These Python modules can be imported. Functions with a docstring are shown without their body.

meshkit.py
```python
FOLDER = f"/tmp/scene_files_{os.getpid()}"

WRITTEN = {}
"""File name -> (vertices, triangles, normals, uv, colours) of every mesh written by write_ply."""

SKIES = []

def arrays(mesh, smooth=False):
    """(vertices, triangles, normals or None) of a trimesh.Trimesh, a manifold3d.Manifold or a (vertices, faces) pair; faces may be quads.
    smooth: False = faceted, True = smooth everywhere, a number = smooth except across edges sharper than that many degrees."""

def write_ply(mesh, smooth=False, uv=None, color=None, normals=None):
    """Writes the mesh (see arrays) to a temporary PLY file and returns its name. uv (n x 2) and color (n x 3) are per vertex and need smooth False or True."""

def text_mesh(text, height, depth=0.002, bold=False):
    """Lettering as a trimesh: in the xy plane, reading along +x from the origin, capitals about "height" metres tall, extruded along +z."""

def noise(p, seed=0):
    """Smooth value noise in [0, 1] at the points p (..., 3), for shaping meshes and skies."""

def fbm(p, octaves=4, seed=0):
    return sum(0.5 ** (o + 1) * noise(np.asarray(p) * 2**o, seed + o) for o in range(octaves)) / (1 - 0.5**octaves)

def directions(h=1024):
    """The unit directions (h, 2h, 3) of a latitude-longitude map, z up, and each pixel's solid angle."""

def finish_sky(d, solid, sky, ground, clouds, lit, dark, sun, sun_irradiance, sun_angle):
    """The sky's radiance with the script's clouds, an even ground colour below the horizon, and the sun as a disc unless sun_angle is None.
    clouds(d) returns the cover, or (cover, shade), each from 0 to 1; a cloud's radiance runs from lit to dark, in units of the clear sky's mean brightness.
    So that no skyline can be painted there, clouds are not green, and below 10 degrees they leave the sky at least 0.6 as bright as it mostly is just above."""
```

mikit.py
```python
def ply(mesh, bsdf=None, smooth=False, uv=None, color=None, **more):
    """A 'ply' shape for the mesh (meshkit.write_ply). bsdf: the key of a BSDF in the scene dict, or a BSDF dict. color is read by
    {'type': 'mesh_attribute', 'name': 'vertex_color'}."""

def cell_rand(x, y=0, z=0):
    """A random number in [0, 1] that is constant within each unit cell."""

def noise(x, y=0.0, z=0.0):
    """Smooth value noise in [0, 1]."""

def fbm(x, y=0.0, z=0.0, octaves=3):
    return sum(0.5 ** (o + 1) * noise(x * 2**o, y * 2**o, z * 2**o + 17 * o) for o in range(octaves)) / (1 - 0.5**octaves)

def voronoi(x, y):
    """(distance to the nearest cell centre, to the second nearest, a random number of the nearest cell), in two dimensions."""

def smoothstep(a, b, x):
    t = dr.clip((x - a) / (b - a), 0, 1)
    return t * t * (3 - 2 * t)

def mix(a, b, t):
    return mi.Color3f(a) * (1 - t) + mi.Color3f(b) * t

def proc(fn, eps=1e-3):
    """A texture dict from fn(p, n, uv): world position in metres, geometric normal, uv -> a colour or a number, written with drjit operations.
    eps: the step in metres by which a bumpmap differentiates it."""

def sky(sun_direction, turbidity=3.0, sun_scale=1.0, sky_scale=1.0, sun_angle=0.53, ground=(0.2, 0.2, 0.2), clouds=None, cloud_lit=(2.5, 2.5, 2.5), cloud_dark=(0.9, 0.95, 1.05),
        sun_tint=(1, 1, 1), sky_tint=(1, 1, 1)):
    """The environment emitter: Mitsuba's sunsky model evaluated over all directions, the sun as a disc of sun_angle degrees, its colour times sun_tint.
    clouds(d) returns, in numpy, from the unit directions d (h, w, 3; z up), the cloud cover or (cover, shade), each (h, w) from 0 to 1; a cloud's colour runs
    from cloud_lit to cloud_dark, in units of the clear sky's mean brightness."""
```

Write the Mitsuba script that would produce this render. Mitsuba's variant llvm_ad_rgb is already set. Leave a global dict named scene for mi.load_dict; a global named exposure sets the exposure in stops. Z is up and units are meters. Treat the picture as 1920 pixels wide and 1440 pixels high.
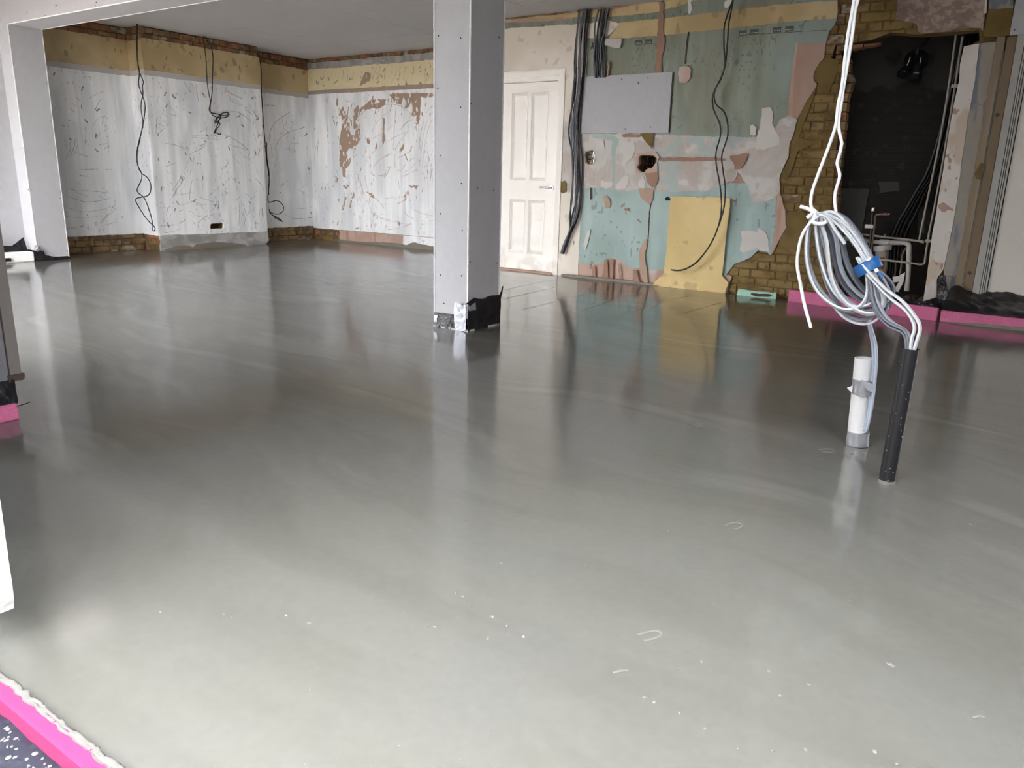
import math, random
import numpy as np, trimesh, drjit as dr, mitsuba as mi, mikit, meshkit
from shapely.geometry import Polygon, box, LineString, Point, MultiPolygon
from shapely.ops import unary_union
from shapely import affinity
from mikit import noise, fbm, voronoi, cell_rand, smoothstep, mix

T = mi.ScalarTransform4f
scene, labels = {}, {}

# ------------------------------------------------------------------ camera, sky, exposure
scene['camera'] = {'type': 'perspective', 'fov': 66.895, 'fov_axis': 'x', 'near_clip': 0.05, 'far_clip': 200.0,
    'to_world': T().look_at(origin=[0, 0, 1.0], target=[-0.5449, 0.79804, 0.74269], up=[-0.16674, 0.19761, 0.96599])}
def overcast(d):
    n = meshkit.fbm(d * 2.2, 3, 5)
    return np.ones(d.shape[:2]), np.clip(1.0 - np.clip(d[..., 2], 0, 1) + .25 * (n - .5), 0, 1)
scene['sky'] = mikit.sky([-0.35, -0.5, 0.7], turbidity=4.0, sun_scale=0.0, clouds=overcast, cloud_lit=(1.0, 1.02, 1.06),
                         cloud_dark=(0.52, 0.535, 0.56), ground=(0.18, 0.18, 0.17))
exposure = 7.7

# ------------------------------------------------------------------ materials
def rgb(*c): return {'type': 'rgb', 'value': list(c)}
def pr(col, rough=0.6, bump=None, bscale=0.001, eps=2e-3, **k):
    d = {'type': 'principled', 'base_color': col if isinstance(col, dict) else rgb(*col), 'roughness': rough, 'specular': 0.4, **k}
    if bump is not None:
        d = {'type': 'bumpmap', 'arbitrary': mikit.proc(bump, eps), 'scale': bscale, 'bsdf': d}
    return {'type': 'twosided', 'bsdf': d}
def matt(c): return {'type': 'twosided', 'bsdf': {'type': 'diffuse', 'reflectance': c if isinstance(c, dict) else rgb(*c)}}

def hz(p): return p.x + p.y          # a coordinate that runs along any wall
def f_white(p, n, uv):
    h = hz(p)
    s = fbm(h * 9, p.z * .9, 3.0, 3); b = fbm(h * 1.3, p.z * 1.1, 8.0, 3); g = noise(h * 60, p.z * 34)
    c = mix((.89, .895, .89), (.74, .75, .755), smoothstep(.42, .72, s))
    c = mix(c, (.71, .72, .73), smoothstep(.5, .72, b) * .55)
    c = c * (.93 + .14 * fbm(h * 38, p.z * 2.6, 5.0, 3))
    c = mix(c, (.60, .62, .65), smoothstep(.54, .74, fbm(h * 3.2, p.z * .8, 19.0, 4)) * .6)
    c = mix(c, (.40, .38, .36), smoothstep(.80, .86, g) * smoothstep(.5, .7, noise(h * 4, p.z * 4)) * .5)
    return c
def f_tan(p, n, uv):
    h = hz(p); a = fbm(h * 2.2, p.z * 2.2, 1.0, 4)
    c = mix((.56, .44, .245), (.44, .33, .17), smoothstep(.35, .7, a))
    return mix(c, (.30, .22, .12), smoothstep(.72, .80, fbm(h * 14, p.z * 9, 4.0, 2)) * .7)
def f_cream(p, n, uv):
    h = hz(p); a = fbm(h * 3, p.z * 2, 1.0, 3)
    c = mix((.80, .71, .47), (.72, .62, .38), a)
    return mix(c, (.45, .33, .22), smoothstep(.72, .80, fbm(h * 34, p.z * 12, 2.0, 3)) * .4)
def f_magnolia(p, n, uv):
    h = hz(p); a = fbm(h * 2.5, p.z * 2.0, 2.0, 4)
    c = mix((.72, .655, .565), (.63, .57, .48), smoothstep(.3, .7, a))
    return mix(c, (.45, .38, .30), smoothstep(.74, .82, fbm(h * 12, p.z * 12, 6.0, 2)) * .5)
def f_pink(p, n, uv):
    h = hz(p); a = fbm(h * 3, p.z * 2.4, 1.5, 4)
    c = mix((.50, .365, .30), (.42, .285, .225), smoothstep(.3, .65, a))
    c = mix(c, (.52, .46, .42), smoothstep(.52, .7, fbm(h * 4, p.z * 3, 9.0, 3)) * .7)
    return mix(c, (.33, .17, .11), smoothstep(.60, .75, fbm(h * 7, p.z * 1.0, 5.0, 3)) * .6)
def f_teal(p, n, uv):
    h = hz(p); a = fbm(h * 6, p.z * .9, 2.5, 4); b = fbm(h * 1.2, p.z * 1.4, 7.0, 3)
    c = mix((.335, .43, .405), (.265, .345, .315), smoothstep(.3, .7, a))
    c = mix(c, (.385, .465, .44), smoothstep(.45, .7, b) * .6)
    return mix(c, (.16, .19, .17), smoothstep(.84, .88, noise(h * 40, p.z * 22)) * smoothstep(.5, .65, fbm(h * 3, p.z * 3)) * .6)
def f_sage(p, n, uv):  # like f_teal, but darker and more olive
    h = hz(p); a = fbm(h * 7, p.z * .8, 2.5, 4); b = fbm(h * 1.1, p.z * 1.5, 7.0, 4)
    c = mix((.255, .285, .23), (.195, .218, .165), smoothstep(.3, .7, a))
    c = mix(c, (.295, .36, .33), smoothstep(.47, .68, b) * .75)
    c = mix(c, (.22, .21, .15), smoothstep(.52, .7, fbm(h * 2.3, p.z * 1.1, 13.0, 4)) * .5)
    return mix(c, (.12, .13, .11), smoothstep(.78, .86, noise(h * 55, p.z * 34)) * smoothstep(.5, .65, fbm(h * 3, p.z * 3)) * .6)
def f_adhesive(p, n, uv):
    h = hz(p); t = noise(h * 5, p.z * 5)
    comb = .5 + .5 * dr.sin(h * 420 + 4 * fbm(h * 6, p.z * 4))
    c = mix((.50, .445, .40), (.38, .34, .305), comb * .7)
    c = mix(c, (.53, .50, .47), smoothstep(.5, .62, fbm(h * 5, p.z * 6, 3.0, 4)) * .8)
    c = mix(c, (.36, .42, .40), smoothstep(.58, .66, fbm(h * 3.3, p.z * 4, 11.0, 4)) * .8)
    return mix(c, (.44, .36, .32), smoothstep(.6, .7, fbm(h * 8, p.z * 9, 21.0, 3)) * .7)
def b_adhesive(p, n, uv):
    h = hz(p)
    return .6 * dr.sin(h * 420 + 4 * fbm(h * 6, p.z * 4)) * smoothstep(.4, .55, fbm(h * 3, p.z * 3, 4.0)) + 1.6 * fbm(h * 10, p.z * 12, 2.0, 3)
def f_yellow(p, n, uv):
    h = hz(p); a = fbm(h * 2.2, p.z * 1.5, 3.5, 4)
    c = mix((.66, .50, .225), (.56, .405, .165), smoothstep(.3, .75, a))
    return mix(c, (.40, .28, .13), smoothstep(.70, .80, fbm(h * 9, p.z * 9, 1.0, 3)) * .6)
def f_plasterboard(p, n, uv):
    a = fbm(p.x * 30 + p.z * 7, p.y * 30, p.z * 14, 3); b = fbm(p.x * 1.5, p.y * 1.5, p.z * 1.5, 3)
    c = mix((.445, .44, .453), (.41, .405, .415), a)
    return mix(c, (.41, .40, .40), smoothstep(.5, .75, b) * .6)
def f_ceiling(p, n, uv):
    b = fbm(p.x * 1.1, p.y * 1.1, p.z, 4)
    c = mix((.415, .40, .385), (.36, .35, .34), b)
    return mix(c, (.24, .23, .22), smoothstep(.80, .86, fbm(p.x * 3, p.y * 9, 1.0, 3)) * .35)
def f_brick(p, n, uv):
    h = hz(p); a = fbm(h * 14, p.z * 18, p.y * 3, 4); k = noise(h * 3.1, p.z * 9.5, 2.0)
    c = mix((.205, .132, .043), (.13, .084, .03), smoothstep(.3, .7, a))
    c = mix(c, (.25, .17, .068), smoothstep(.55, .8, k) * .7)
    c = mix(c, (.27, .13, .06), smoothstep(.18, .05, k) * .8)
    return mix(c, (.09, .06, .03), smoothstep(.66, .78, fbm(h * 22, p.z * 26, 5.0, 3)) * .7)
def f_brick_red(p, n, uv):
    h = hz(p); a = fbm(h * 14, p.z * 18, p.y * 3, 4)
    c = mix((.30, .135, .07), (.17, .075, .04), smoothstep(.3, .7, a))
    return mix(c, (.30, .20, .10), smoothstep(.55, .75, fbm(h * 9, p.z * 20, 5.0, 3)) * .8)
def f_brick_dirty(p, n, uv):
    h = hz(p); a = fbm(h * 12, p.z * 16, p.y * 3, 4)
    c = mix((.26, .175, .085), (.13, .085, .045), smoothstep(.3, .65, a))
    return mix(c, (.38, .34, .27), smoothstep(.62, .8, fbm(h * 9, p.z * 14, 2.0, 3)) * .8)
def f_mortar(p, n, uv):
    h = hz(p); a = fbm(h * 9, p.z * 9, p.y * 3, 4)
    return mix((.155, .10, .036), (.09, .058, .024), smoothstep(.3, .7, a))
def b_rough(p, n, uv): return fbm(p.x * 45, p.y * 45, p.z * 45, 4)
def f_mustard(p, n, uv):
    h = hz(p); a = fbm(h * 5, p.z * 5, p.y * 3, 4)
    return mix((.175, .118, .036), (.13, .086, .027), smoothstep(.3, .7, a))
def f_roughcoat(p, n, uv):
    h = hz(p); a = fbm(h * 26, p.z * 30, p.y * 3, 4); b = fbm(h * 3, p.z * 3, 5.0, 3)
    c = mix((.42, .33, .28), (.27, .20, .165), smoothstep(.35, .6, a))
    return mix(c, (.17, .10, .095), smoothstep(.5, .7, b) * .7)
def f_timber(p, n, uv):
    h = hz(p); a = fbm(h * 60, p.z * 2.2, p.y * 3, 4); b = fbm(h * 6, p.z * 1.0, 1.0, 3)
    c = mix((.33, .265, .185), (.25, .19, .125), a)
    return mix(c, (.21, .16, .105), smoothstep(.5, .7, b) * .8)
def f_slurry(p, n, uv):
    h = hz(p); b = fbm(h * 9, p.z * 2.3, 1.0, 4); a = fbm(h * 20, p.z * 14, 2.0, 3)
    c = mix((.315, .285, .24), (.26, .235, .195), a)
    return mix(c, (.165, .185, .215), smoothstep(.48, .56, b))
def f_jamb(p, n, uv):
    h = hz(p); a = fbm(h * 9, p.z * 7, 3.0, 4)
    c = mix((.66, .61, .56), (.60, .545, .50), a)
    c = mix(c, (.45, .32, .19), smoothstep(.6, .72, fbm(h * 7, p.z * 4, 8.0, 3)) * .55)
    return mix(c, (.30, .12, .08), smoothstep(.74, .82, fbm(h * 16, p.z * 12, 5.0, 3)) * .7)
def f_gloss(p, n, uv):
    h = hz(p); a = fbm(h * 14, p.z * 1.2, 3.0, 3); low = smoothstep(.5, .0, p.z) * smoothstep(.45, .7, fbm(h * 9, p.z * 9, 1.0, 3))
    c = mix((.86, .82, .755), (.82, .775, .705), a)
    return mix(c, (.55, .50, .44), low * .5)
def f_cement(p, n, uv):
    h = hz(p); a = fbm(h * 8, p.z * 8, p.y * 2, 4)
    c = mix((.42, .41, .39), (.27, .26, .24), smoothstep(.3, .7, a))
    return mix(c, (.50, .49, .47), smoothstep(.6, .75, fbm(h * 4, p.z * 12, 7.0, 3)) * .6)
def f_foam(p, n, uv):
    a = fbm(p.x * 120, p.y * 120, p.z * 120, 2); b = noise(p.x * 300, p.y * 300, p.z * 300)
    c = mix((.62, .16, .30), (.50, .11, .23), a)
    return mix(c, (.78, .42, .52), smoothstep(.72, .85, b) * .6)
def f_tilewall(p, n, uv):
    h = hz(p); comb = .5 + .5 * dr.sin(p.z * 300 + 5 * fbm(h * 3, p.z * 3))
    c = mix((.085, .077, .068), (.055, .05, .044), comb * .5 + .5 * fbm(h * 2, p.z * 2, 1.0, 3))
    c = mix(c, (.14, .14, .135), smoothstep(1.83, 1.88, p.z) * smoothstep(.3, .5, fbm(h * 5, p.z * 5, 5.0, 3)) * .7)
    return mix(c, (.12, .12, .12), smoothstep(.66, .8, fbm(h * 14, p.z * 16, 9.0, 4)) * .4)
def streak(p):
    u = p.x * .985 - p.y * .17; v = p.x * .17 + p.y * .985
    w = fbm(u * 1.1, v * 1.1, 5.0, 2)
    return fbm(u * 1.1 + w * .6, v * 7.0 + w * 3.5, 2.0, 4), fbm(p.x * 2.5, p.y * 2.5, 1.0, 3)
def f_screed(p, n, uv):
    s, b = streak(p)
    c = mix((.143, .141, .124), (.127, .125, .109), smoothstep(.3, .62, s))
    c = mix(c, (.172, .170, .154), smoothstep(.54, .82, s) * .75)
    c = mix(c, (.142, .140, .130), smoothstep(.4, .7, b) * .5)
    g = fbm(p.x * 60, p.y * 60, 3.0, 2)
    return c * (.96 + .08 * g)
def b_screed(p, n, uv):
    s, b = streak(p)
    return 1.0 * noise(p.x * 19, p.y * 19, 1.0) + .35 * noise(p.x * 60, p.y * 60, 4.0)
def f_outside(p, n, uv):
    a = fbm(p.x * 12, p.y * 12, 1.0, 4)
    return mix((.34, .30, .26), (.22, .19, .17), a)

MATS = {
 'white': pr(mikit.proc(f_white), .75, b_rough, .0012), 'tan': pr(mikit.proc(f_tan), .8, b_rough, .0012), 'cream': pr(mikit.proc(f_cream), .8),
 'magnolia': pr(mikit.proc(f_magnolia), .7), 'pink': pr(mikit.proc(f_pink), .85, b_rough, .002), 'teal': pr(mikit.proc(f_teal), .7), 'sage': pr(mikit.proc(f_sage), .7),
 'adhesive': pr(mikit.proc(f_adhesive), .85, b_adhesive, .0012), 'yellow': pr(mikit.proc(f_yellow), .6), 'board': pr(mikit.proc(f_plasterboard), .85),
 'ceiling': pr(mikit.proc(f_ceiling), .85), 'brick': pr(mikit.proc(f_brick), .9, b_rough, .006), 'brick_red': pr(mikit.proc(f_brick_red), .9, b_rough, .006),
 'brick_dirty': pr(mikit.proc(f_brick_dirty), .9, b_rough, .006), 'mortar': pr(mikit.proc(f_mortar), .95, b_rough, .006), 'mustard': pr(mikit.proc(f_mustard), .85, b_rough, .004),
 'roughcoat': pr(mikit.proc(f_roughcoat), .9, b_rough, .006), 'timber': pr(mikit.proc(f_timber), .75), 'slurry': pr(mikit.proc(f_slurry), .7),
 'jamb': pr(mikit.proc(f_jamb), .75), 'gloss': pr(mikit.proc(f_gloss), .35), 'cement': pr(mikit.proc(f_cement), .85, b_rough, .004),
 'foam': pr(mikit.proc(f_foam), .8, b_rough, .002), 'tilewall': pr(mikit.proc(f_tilewall), .9), 'outside': pr(mikit.proc(f_outside), .9, b_rough, .006),
 'screed': {'type': 'twosided', 'bsdf': {'type': 'bumpmap', 'arbitrary': mikit.proc(b_screed, 1e-3), 'scale': .000055,
            'bsdf': {'type': 'roughplastic', 'distribution': 'ggx', 'alpha': .014, 'int_ior': 1.62, 'nonlinear': False, 'diffuse_reflectance': mikit.proc(f_screed)}}},
 'crumb': pr((.17, .166, .153), .3), 'brown': pr((.40, .28, .205), .85), 'rust': pr((.31, .185, .13), .9), 'chip': pr((.23, .23, .20), .9), 'splash': pr((.20, .175, .14), .6), 'scratch': pr((.25, .235, .225), .9), 'scratch_red': pr((.40, .29, .25), .9),
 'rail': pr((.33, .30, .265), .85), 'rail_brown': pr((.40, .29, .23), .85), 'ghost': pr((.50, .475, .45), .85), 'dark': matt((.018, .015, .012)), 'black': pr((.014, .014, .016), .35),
 'sheet': pr((.012, .012, .014), .22, b_rough, .004), 'sheet_blue': pr((.022, .023, .035), .2, b_rough, .005), 'cable_black': pr((.022, .022, .026), .4), 'cable_grey': pr((.235, .25, .285), .4), 'cable_light': pr((.47, .495, .52), .4),
 'cable_dark': pr((.115, .125, .15), .4), 'cable_white': pr((.66, .67, .68), .4), 'cable_blue': pr((.36, .41, .50), .35), 'pvc_white': pr((.60, .60, .595), .4), 'pvc_dirty': pr((.50, .475, .44), .45),
 'tape': pr((.36, .37, .395), .42, b_rough, .003, metallic=.6), 'tape_blue': pr((.012, .085, .25), .35, b_rough, .003), 'copper': pr((.25, .17, .12), .5, metallic=.5), 'pipe_paint': pr((.34, .30, .255), .5),
 'chrome': {'type': 'roughconductor', 'alpha': .15, 'material': 'Cr'}, 'steel': pr((.50, .50, .50), .35, metallic=.9), 'red': pr((.45, .03, .03), .4), 'mint': pr((.36, .56, .45), .85, b_rough, .008),
 'screw': matt((.03, .028, .028)), 'bead': pr((.82, .82, .82), .6), 'polystyrene': pr((.82, .82, .79), .7), 'rust_fill': pr((.30, .13, .055), .8), 'stamp': pr((.085, .09, .085), .7),
 'grime': pr((.07, .05, .04), .9), 'fiber': pr((.16, .16, .15), .9, b_rough, .002), 'whitepaint': pr((.66, .645, .62), .5), 'blackpipe': pr((.012, .012, .014), .4),
 'clear': {'type': 'thindielectric'}, 'jamb_foam': pr((.42, .42, .41), .8, b_rough, .006), 'pier_board_shaded': pr((.17, .172, .185), .8), 'pier_batten': pr((.19, .17, .155), .8), 'timber_dark': pr((.20, .145, .09), .75), 'door_cream': pr((.60, .56, .495), .45), 'crust': pr((.15, .142, .132), .8, b_rough, .01), 'frame': matt((.40, .388, .36)), 'foam_pink': pr((.27, .028, .105), .8, b_rough, .003), 'fence': pr((.25, .20, .15), .8), 'skim': pr((.54, .50, .465), .8),
}
for k, v in MATS.items(): scene['mat_' + k] = v

# ------------------------------------------------------------------ helpers
counts = {}
def uniq(name):
    n = counts.get(name, 0); counts[name] = n + 1
    return name if n == 0 else f'{name}_{n:03d}'
def put(key, mesh, mat, smooth=False, label=None):
    key = uniq(key)
    scene[key] = mikit.ply(mesh, 'mat_' + mat, smooth=smooth)
    if label: labels[key] = {'label': label}
    return key
def thing(key, label, cat, group=None):
    key = uniq(key); labels[key] = {'label': label, 'category': cat}
    if group: labels[key]['group'] = group
    return key
def struct(key, label=None):
    labels[key] = {'kind': 'structure'}
    if label: labels[key]['label'] = label
    return key
def stuff(key, label=None):
    labels.setdefault(key, {})['kind'] = 'stuff'
    if label: labels[key]['label'] = label
cat_ = trimesh.util.concatenate
def mbox(x0, x1, y0, y1, z0, z1):
    m = trimesh.creation.box(extents=[x1 - x0, y1 - y0, z1 - z0]); m.apply_translation([(x0 + x1) / 2, (y0 + y1) / 2, (z0 + z1) / 2]); return m
def rbox(x0, x1, y0, y1, z0, z1, b=.004):
    "box with chamfered edges"
    P = []
    for sx in (0, 1):
        for sy in (0, 1):
            for sz in (0, 1):
                X, Y, Z = (x0, x1)[sx], (y0, y1)[sy], (z0, z1)[sz]; dx, dy, dz = (b, -b)[sx], (b, -b)[sy], (b, -b)[sz]
                P += [[X + dx, Y + dy, Z], [X + dx, Y, Z + dz], [X, Y + dy, Z + dz]]
    return trimesh.convex.convex_hull(np.array(P))
def polys(g):
    if g.is_empty: return []
    return [q for q in (g.geoms if hasattr(g, 'geoms') else [g]) if q.geom_type == 'Polygon' and q.area > 1e-6]
def frame(plane, off):
    """4 x 4 from (u, w, h) to the world for a wall plane 'Y7.16' (faces -y), 'X-9.16' (faces +x) or 'Z0' (faces up)."""
    v = float(plane[1:]); m = np.eye(4)
    if plane[0] == 'Y': m[:3, :3] = np.array([[1, 0, 0], [0, 0, 1], [0, -1, 0]]).T; m[:3, 3] = [0, v - off, 0]
    elif plane[0] == 'X': m[:3, :3] = np.array([[0, 1, 0], [0, 0, 1], [1, 0, 0]]).T; m[:3, 3] = [v + off, 0, 0]
    else: m[:3, 3] = [0, 0, v + off]
    return m
def plate(poly, plane, off, thick):
    "polygon(s) in plane coordinates extruded outwards from off by thick"
    ms = [trimesh.creation.extrude_polygon(q, thick, engine='earcut') for q in polys(poly)]
    if not ms: return None
    m = cat_(ms); m.apply_transform(frame(plane, off)); return m
def rough(poly, amp=.012, step=.03, seed=0, freq=None):
    "frays the outline of a polygon"
    if not isinstance(poly, (Polygon, MultiPolygon)): poly = Polygon(poly)
    f = freq or 1 / (2.2 * step)
    def ring(r):
        r = r.segmentize(step); c = np.array(r.coords)[:-1]
        p = np.c_[c * f, np.full(len(c), seed * 7.3)]
        d = np.c_[meshkit.fbm(p, 3, seed + 1), meshkit.fbm(p, 3, seed + 77)] - .5
        return c + d * 2 * amp
    out = []
    for q in polys(poly.buffer(0)):
        out.append(Polygon(ring(q.exterior), [ring(i) for i in q.interiors]).buffer(0))
    return unary_union(out)
def spline(pts, n=10):
    p = np.asarray(pts, float)
    if len(p) == 2: return np.linspace(p[0], p[1], 3)
    from scipy.interpolate import PchipInterpolator, CubicSpline
    d = np.r_[0, np.cumsum(np.maximum(np.linalg.norm(np.diff(p, axis=0), axis=1), 1e-5) ** .5)]
    return CubicSpline(d, p, bc_type='natural')(np.linspace(0, d[-1], n * (len(p) - 1) + 1))
def tube(pts, r, sides=8, flat=None, up=(0, 0, 1), smooth=True, n=8, closed=False):
    """tube along a curve; flat = (half width, half thickness) for flat twin cable, its width along up; r may be a list"""
    c = spline(pts, n) if smooth else np.asarray(pts, float)
    t = np.gradient(c, axis=0); t /= np.linalg.norm(t, axis=1, keepdims=True) + 1e-12
    a = np.cross(t[0], up)
    if np.linalg.norm(a) < 1e-3: a = np.cross(t[0], [1, .1, 0])
    a /= np.linalg.norm(a); A = [a]
    for i in range(1, len(c)):
        a = A[-1] - t[i] * (A[-1] @ t[i]); A.append(a / np.linalg.norm(a))
    A = np.array(A); B = np.cross(t, A)
    ang = np.arange(sides) * 2 * np.pi / sides
    rr = np.broadcast_to(np.asarray(r, float), (len(c),)) if flat is None else None
    ca, sa = np.cos(ang)[None, :, None], np.sin(ang)[None, :, None]
    if flat is None: v = c[:, None] + rr[:, None, None] * (ca * A[:, None] + sa * B[:, None])
    else: v = c[:, None] + flat[1] * np.sign(ca) * np.abs(ca) ** .6 * A[:, None] + flat[0] * np.sign(sa) * np.abs(sa) ** .6 * B[:, None]
    v = v.reshape(-1, 3); f = []
    L = len(c)
    i, j = np.meshgrid(np.arange(L - 1), np.arange(sides), indexing='ij')
    q0, q1, q2, q3 = i * sides + j, i * sides + (j + 1) % sides, (i + 1) * sides + (j + 1) % sides, (i + 1) * sides + j
    f = [np.stack([q0, q1, q2], -1).reshape(-1, 3), np.stack([q0, q2, q3], -1).reshape(-1, 3)]
    nv = len(v); v = np.vstack([v, c[0], c[-1]])
    k = np.arange(sides); f.append(np.stack([np.full(sides, nv), (k + 1) % sides, k], -1)); o = (L - 1) * sides
    f.append(np.stack([np.full(sides, nv + 1), o + k, o + (k + 1) % sides], -1))
    m = trimesh.Trimesh(v, np.vstack(f), process=False)
    return m
def cyl(p0, p1, r, sides=16, r1=None):
    return tube([p0, tuple((np.array(p0) + np.array(p1)) / 2), p1], [r, (r + (r1 or r)) / 2, r1 or r], sides, smooth=False)
def onY(pts, y): return [(a, y, b) for a, b in pts]
def onX(pts, x): return [(x, a, b) for a, b in pts]
def heightgrid(xs, ys, fn):
    X, Y = np.meshgrid(xs, ys, indexing='ij'); V = fn(X, Y).reshape(-1, 3); n, m = X.shape
    i, j = np.meshgrid(np.arange(n - 1), np.arange(m - 1), indexing='ij'); q = i * m + j
    F = np.vstack([np.stack([q, q + m, q + m + 1], -1).reshape(-1, 3), np.stack([q, q + m + 1, q + 1], -1).reshape(-1, 3)])
    return trimesh.Trimesh(V, F, process=False)
def shell(m, t):
    "gives a sheet a thickness"
    n = m.vertex_normals; a = m.vertices + n * t / 2; b = m.vertices - n * t / 2; k = len(a)
    e = m.edges_sorted; u, idx, c = np.unique(e, axis=0, return_index=True, return_counts=True); be = m.edges[idx[c == 1]]
    F = np.vstack([m.faces, m.faces[:, ::-1] + k, np.c_[be[:, 1], be[:, 0], be[:, 0] + k], np.c_[be[:, 1], be[:, 0] + k, be[:, 1] + k]])
    return trimesh.Trimesh(np.vstack([a, b]), F, process=False)

def brick_mesh(rect, plane, off, depth, rng, bev=.006):
    (u0, w0, u1, w1) = rect; j = lambda: rng.uniform(-.004, .004)
    b = [(u0, w0), (u1, w0), (u1, w1), (u0, w1)]; o = [(a + j(), c + j()) for a, c in b]
    i = [(a + (bev if a < (u0 + u1) / 2 else -bev) * rng.uniform(.6, 1.8), c + (bev if c < (w0 + w1) / 2 else -bev) * rng.uniform(.6, 1.8)) for a, c in o]
    V = [(a, c, 0) for a, c in o] + [(a, c, depth - bev) for a, c in o] + [(a, c, depth + rng.uniform(-.003, .003)) for a, c in i]
    F = [(0, 2, 1), (0, 3, 2), (8, 9, 10), (8, 10, 11)]
    for s in (0, 4):
        for k in range(4):
            a, c = s + k, s + (k + 1) % 4; F += [(a, c, c + 4), (a, c + 4, a + 4)]
    m = trimesh.Trimesh(V, F, process=False); m.apply_transform(frame(plane, off)); return m
def lay_bricks(parent, plane, region, z0, off, depth, mats, seed, course=.0755, bl=.2265, gap=.009, flemish=True):
    rng = random.Random(seed); u0, w0, u1, w1 = region.bounds; r = 0; w = z0
    while w < w1:
        u = math.floor(u0 / bl) * bl - bl + (r % 2) * bl * .25 + rng.uniform(-.01, .01); k = r % 2
        while u < u1:
            L = bl if (not flemish or k % 2 == 0) else bl / 2
            q = (u, w, u + L - gap, w + course - gap); u += L; k += 1
            R = box(*q); g = R.intersection(region)
            if g.area < .0006: continue
            m = rng.choice(mats); d = depth + rng.uniform(-.006, .003)
            if g.area > R.area * .985: mesh = brick_mesh(q, plane, off, d, rng)
            else: mesh = plate(rough(max(polys(g), key=lambda z: z.area), .003, .04, r * 31 + k), plane, off, d)
            if mesh is not None: put(parent + '__brick', mesh, m)
        w += course; r += 1

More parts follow.
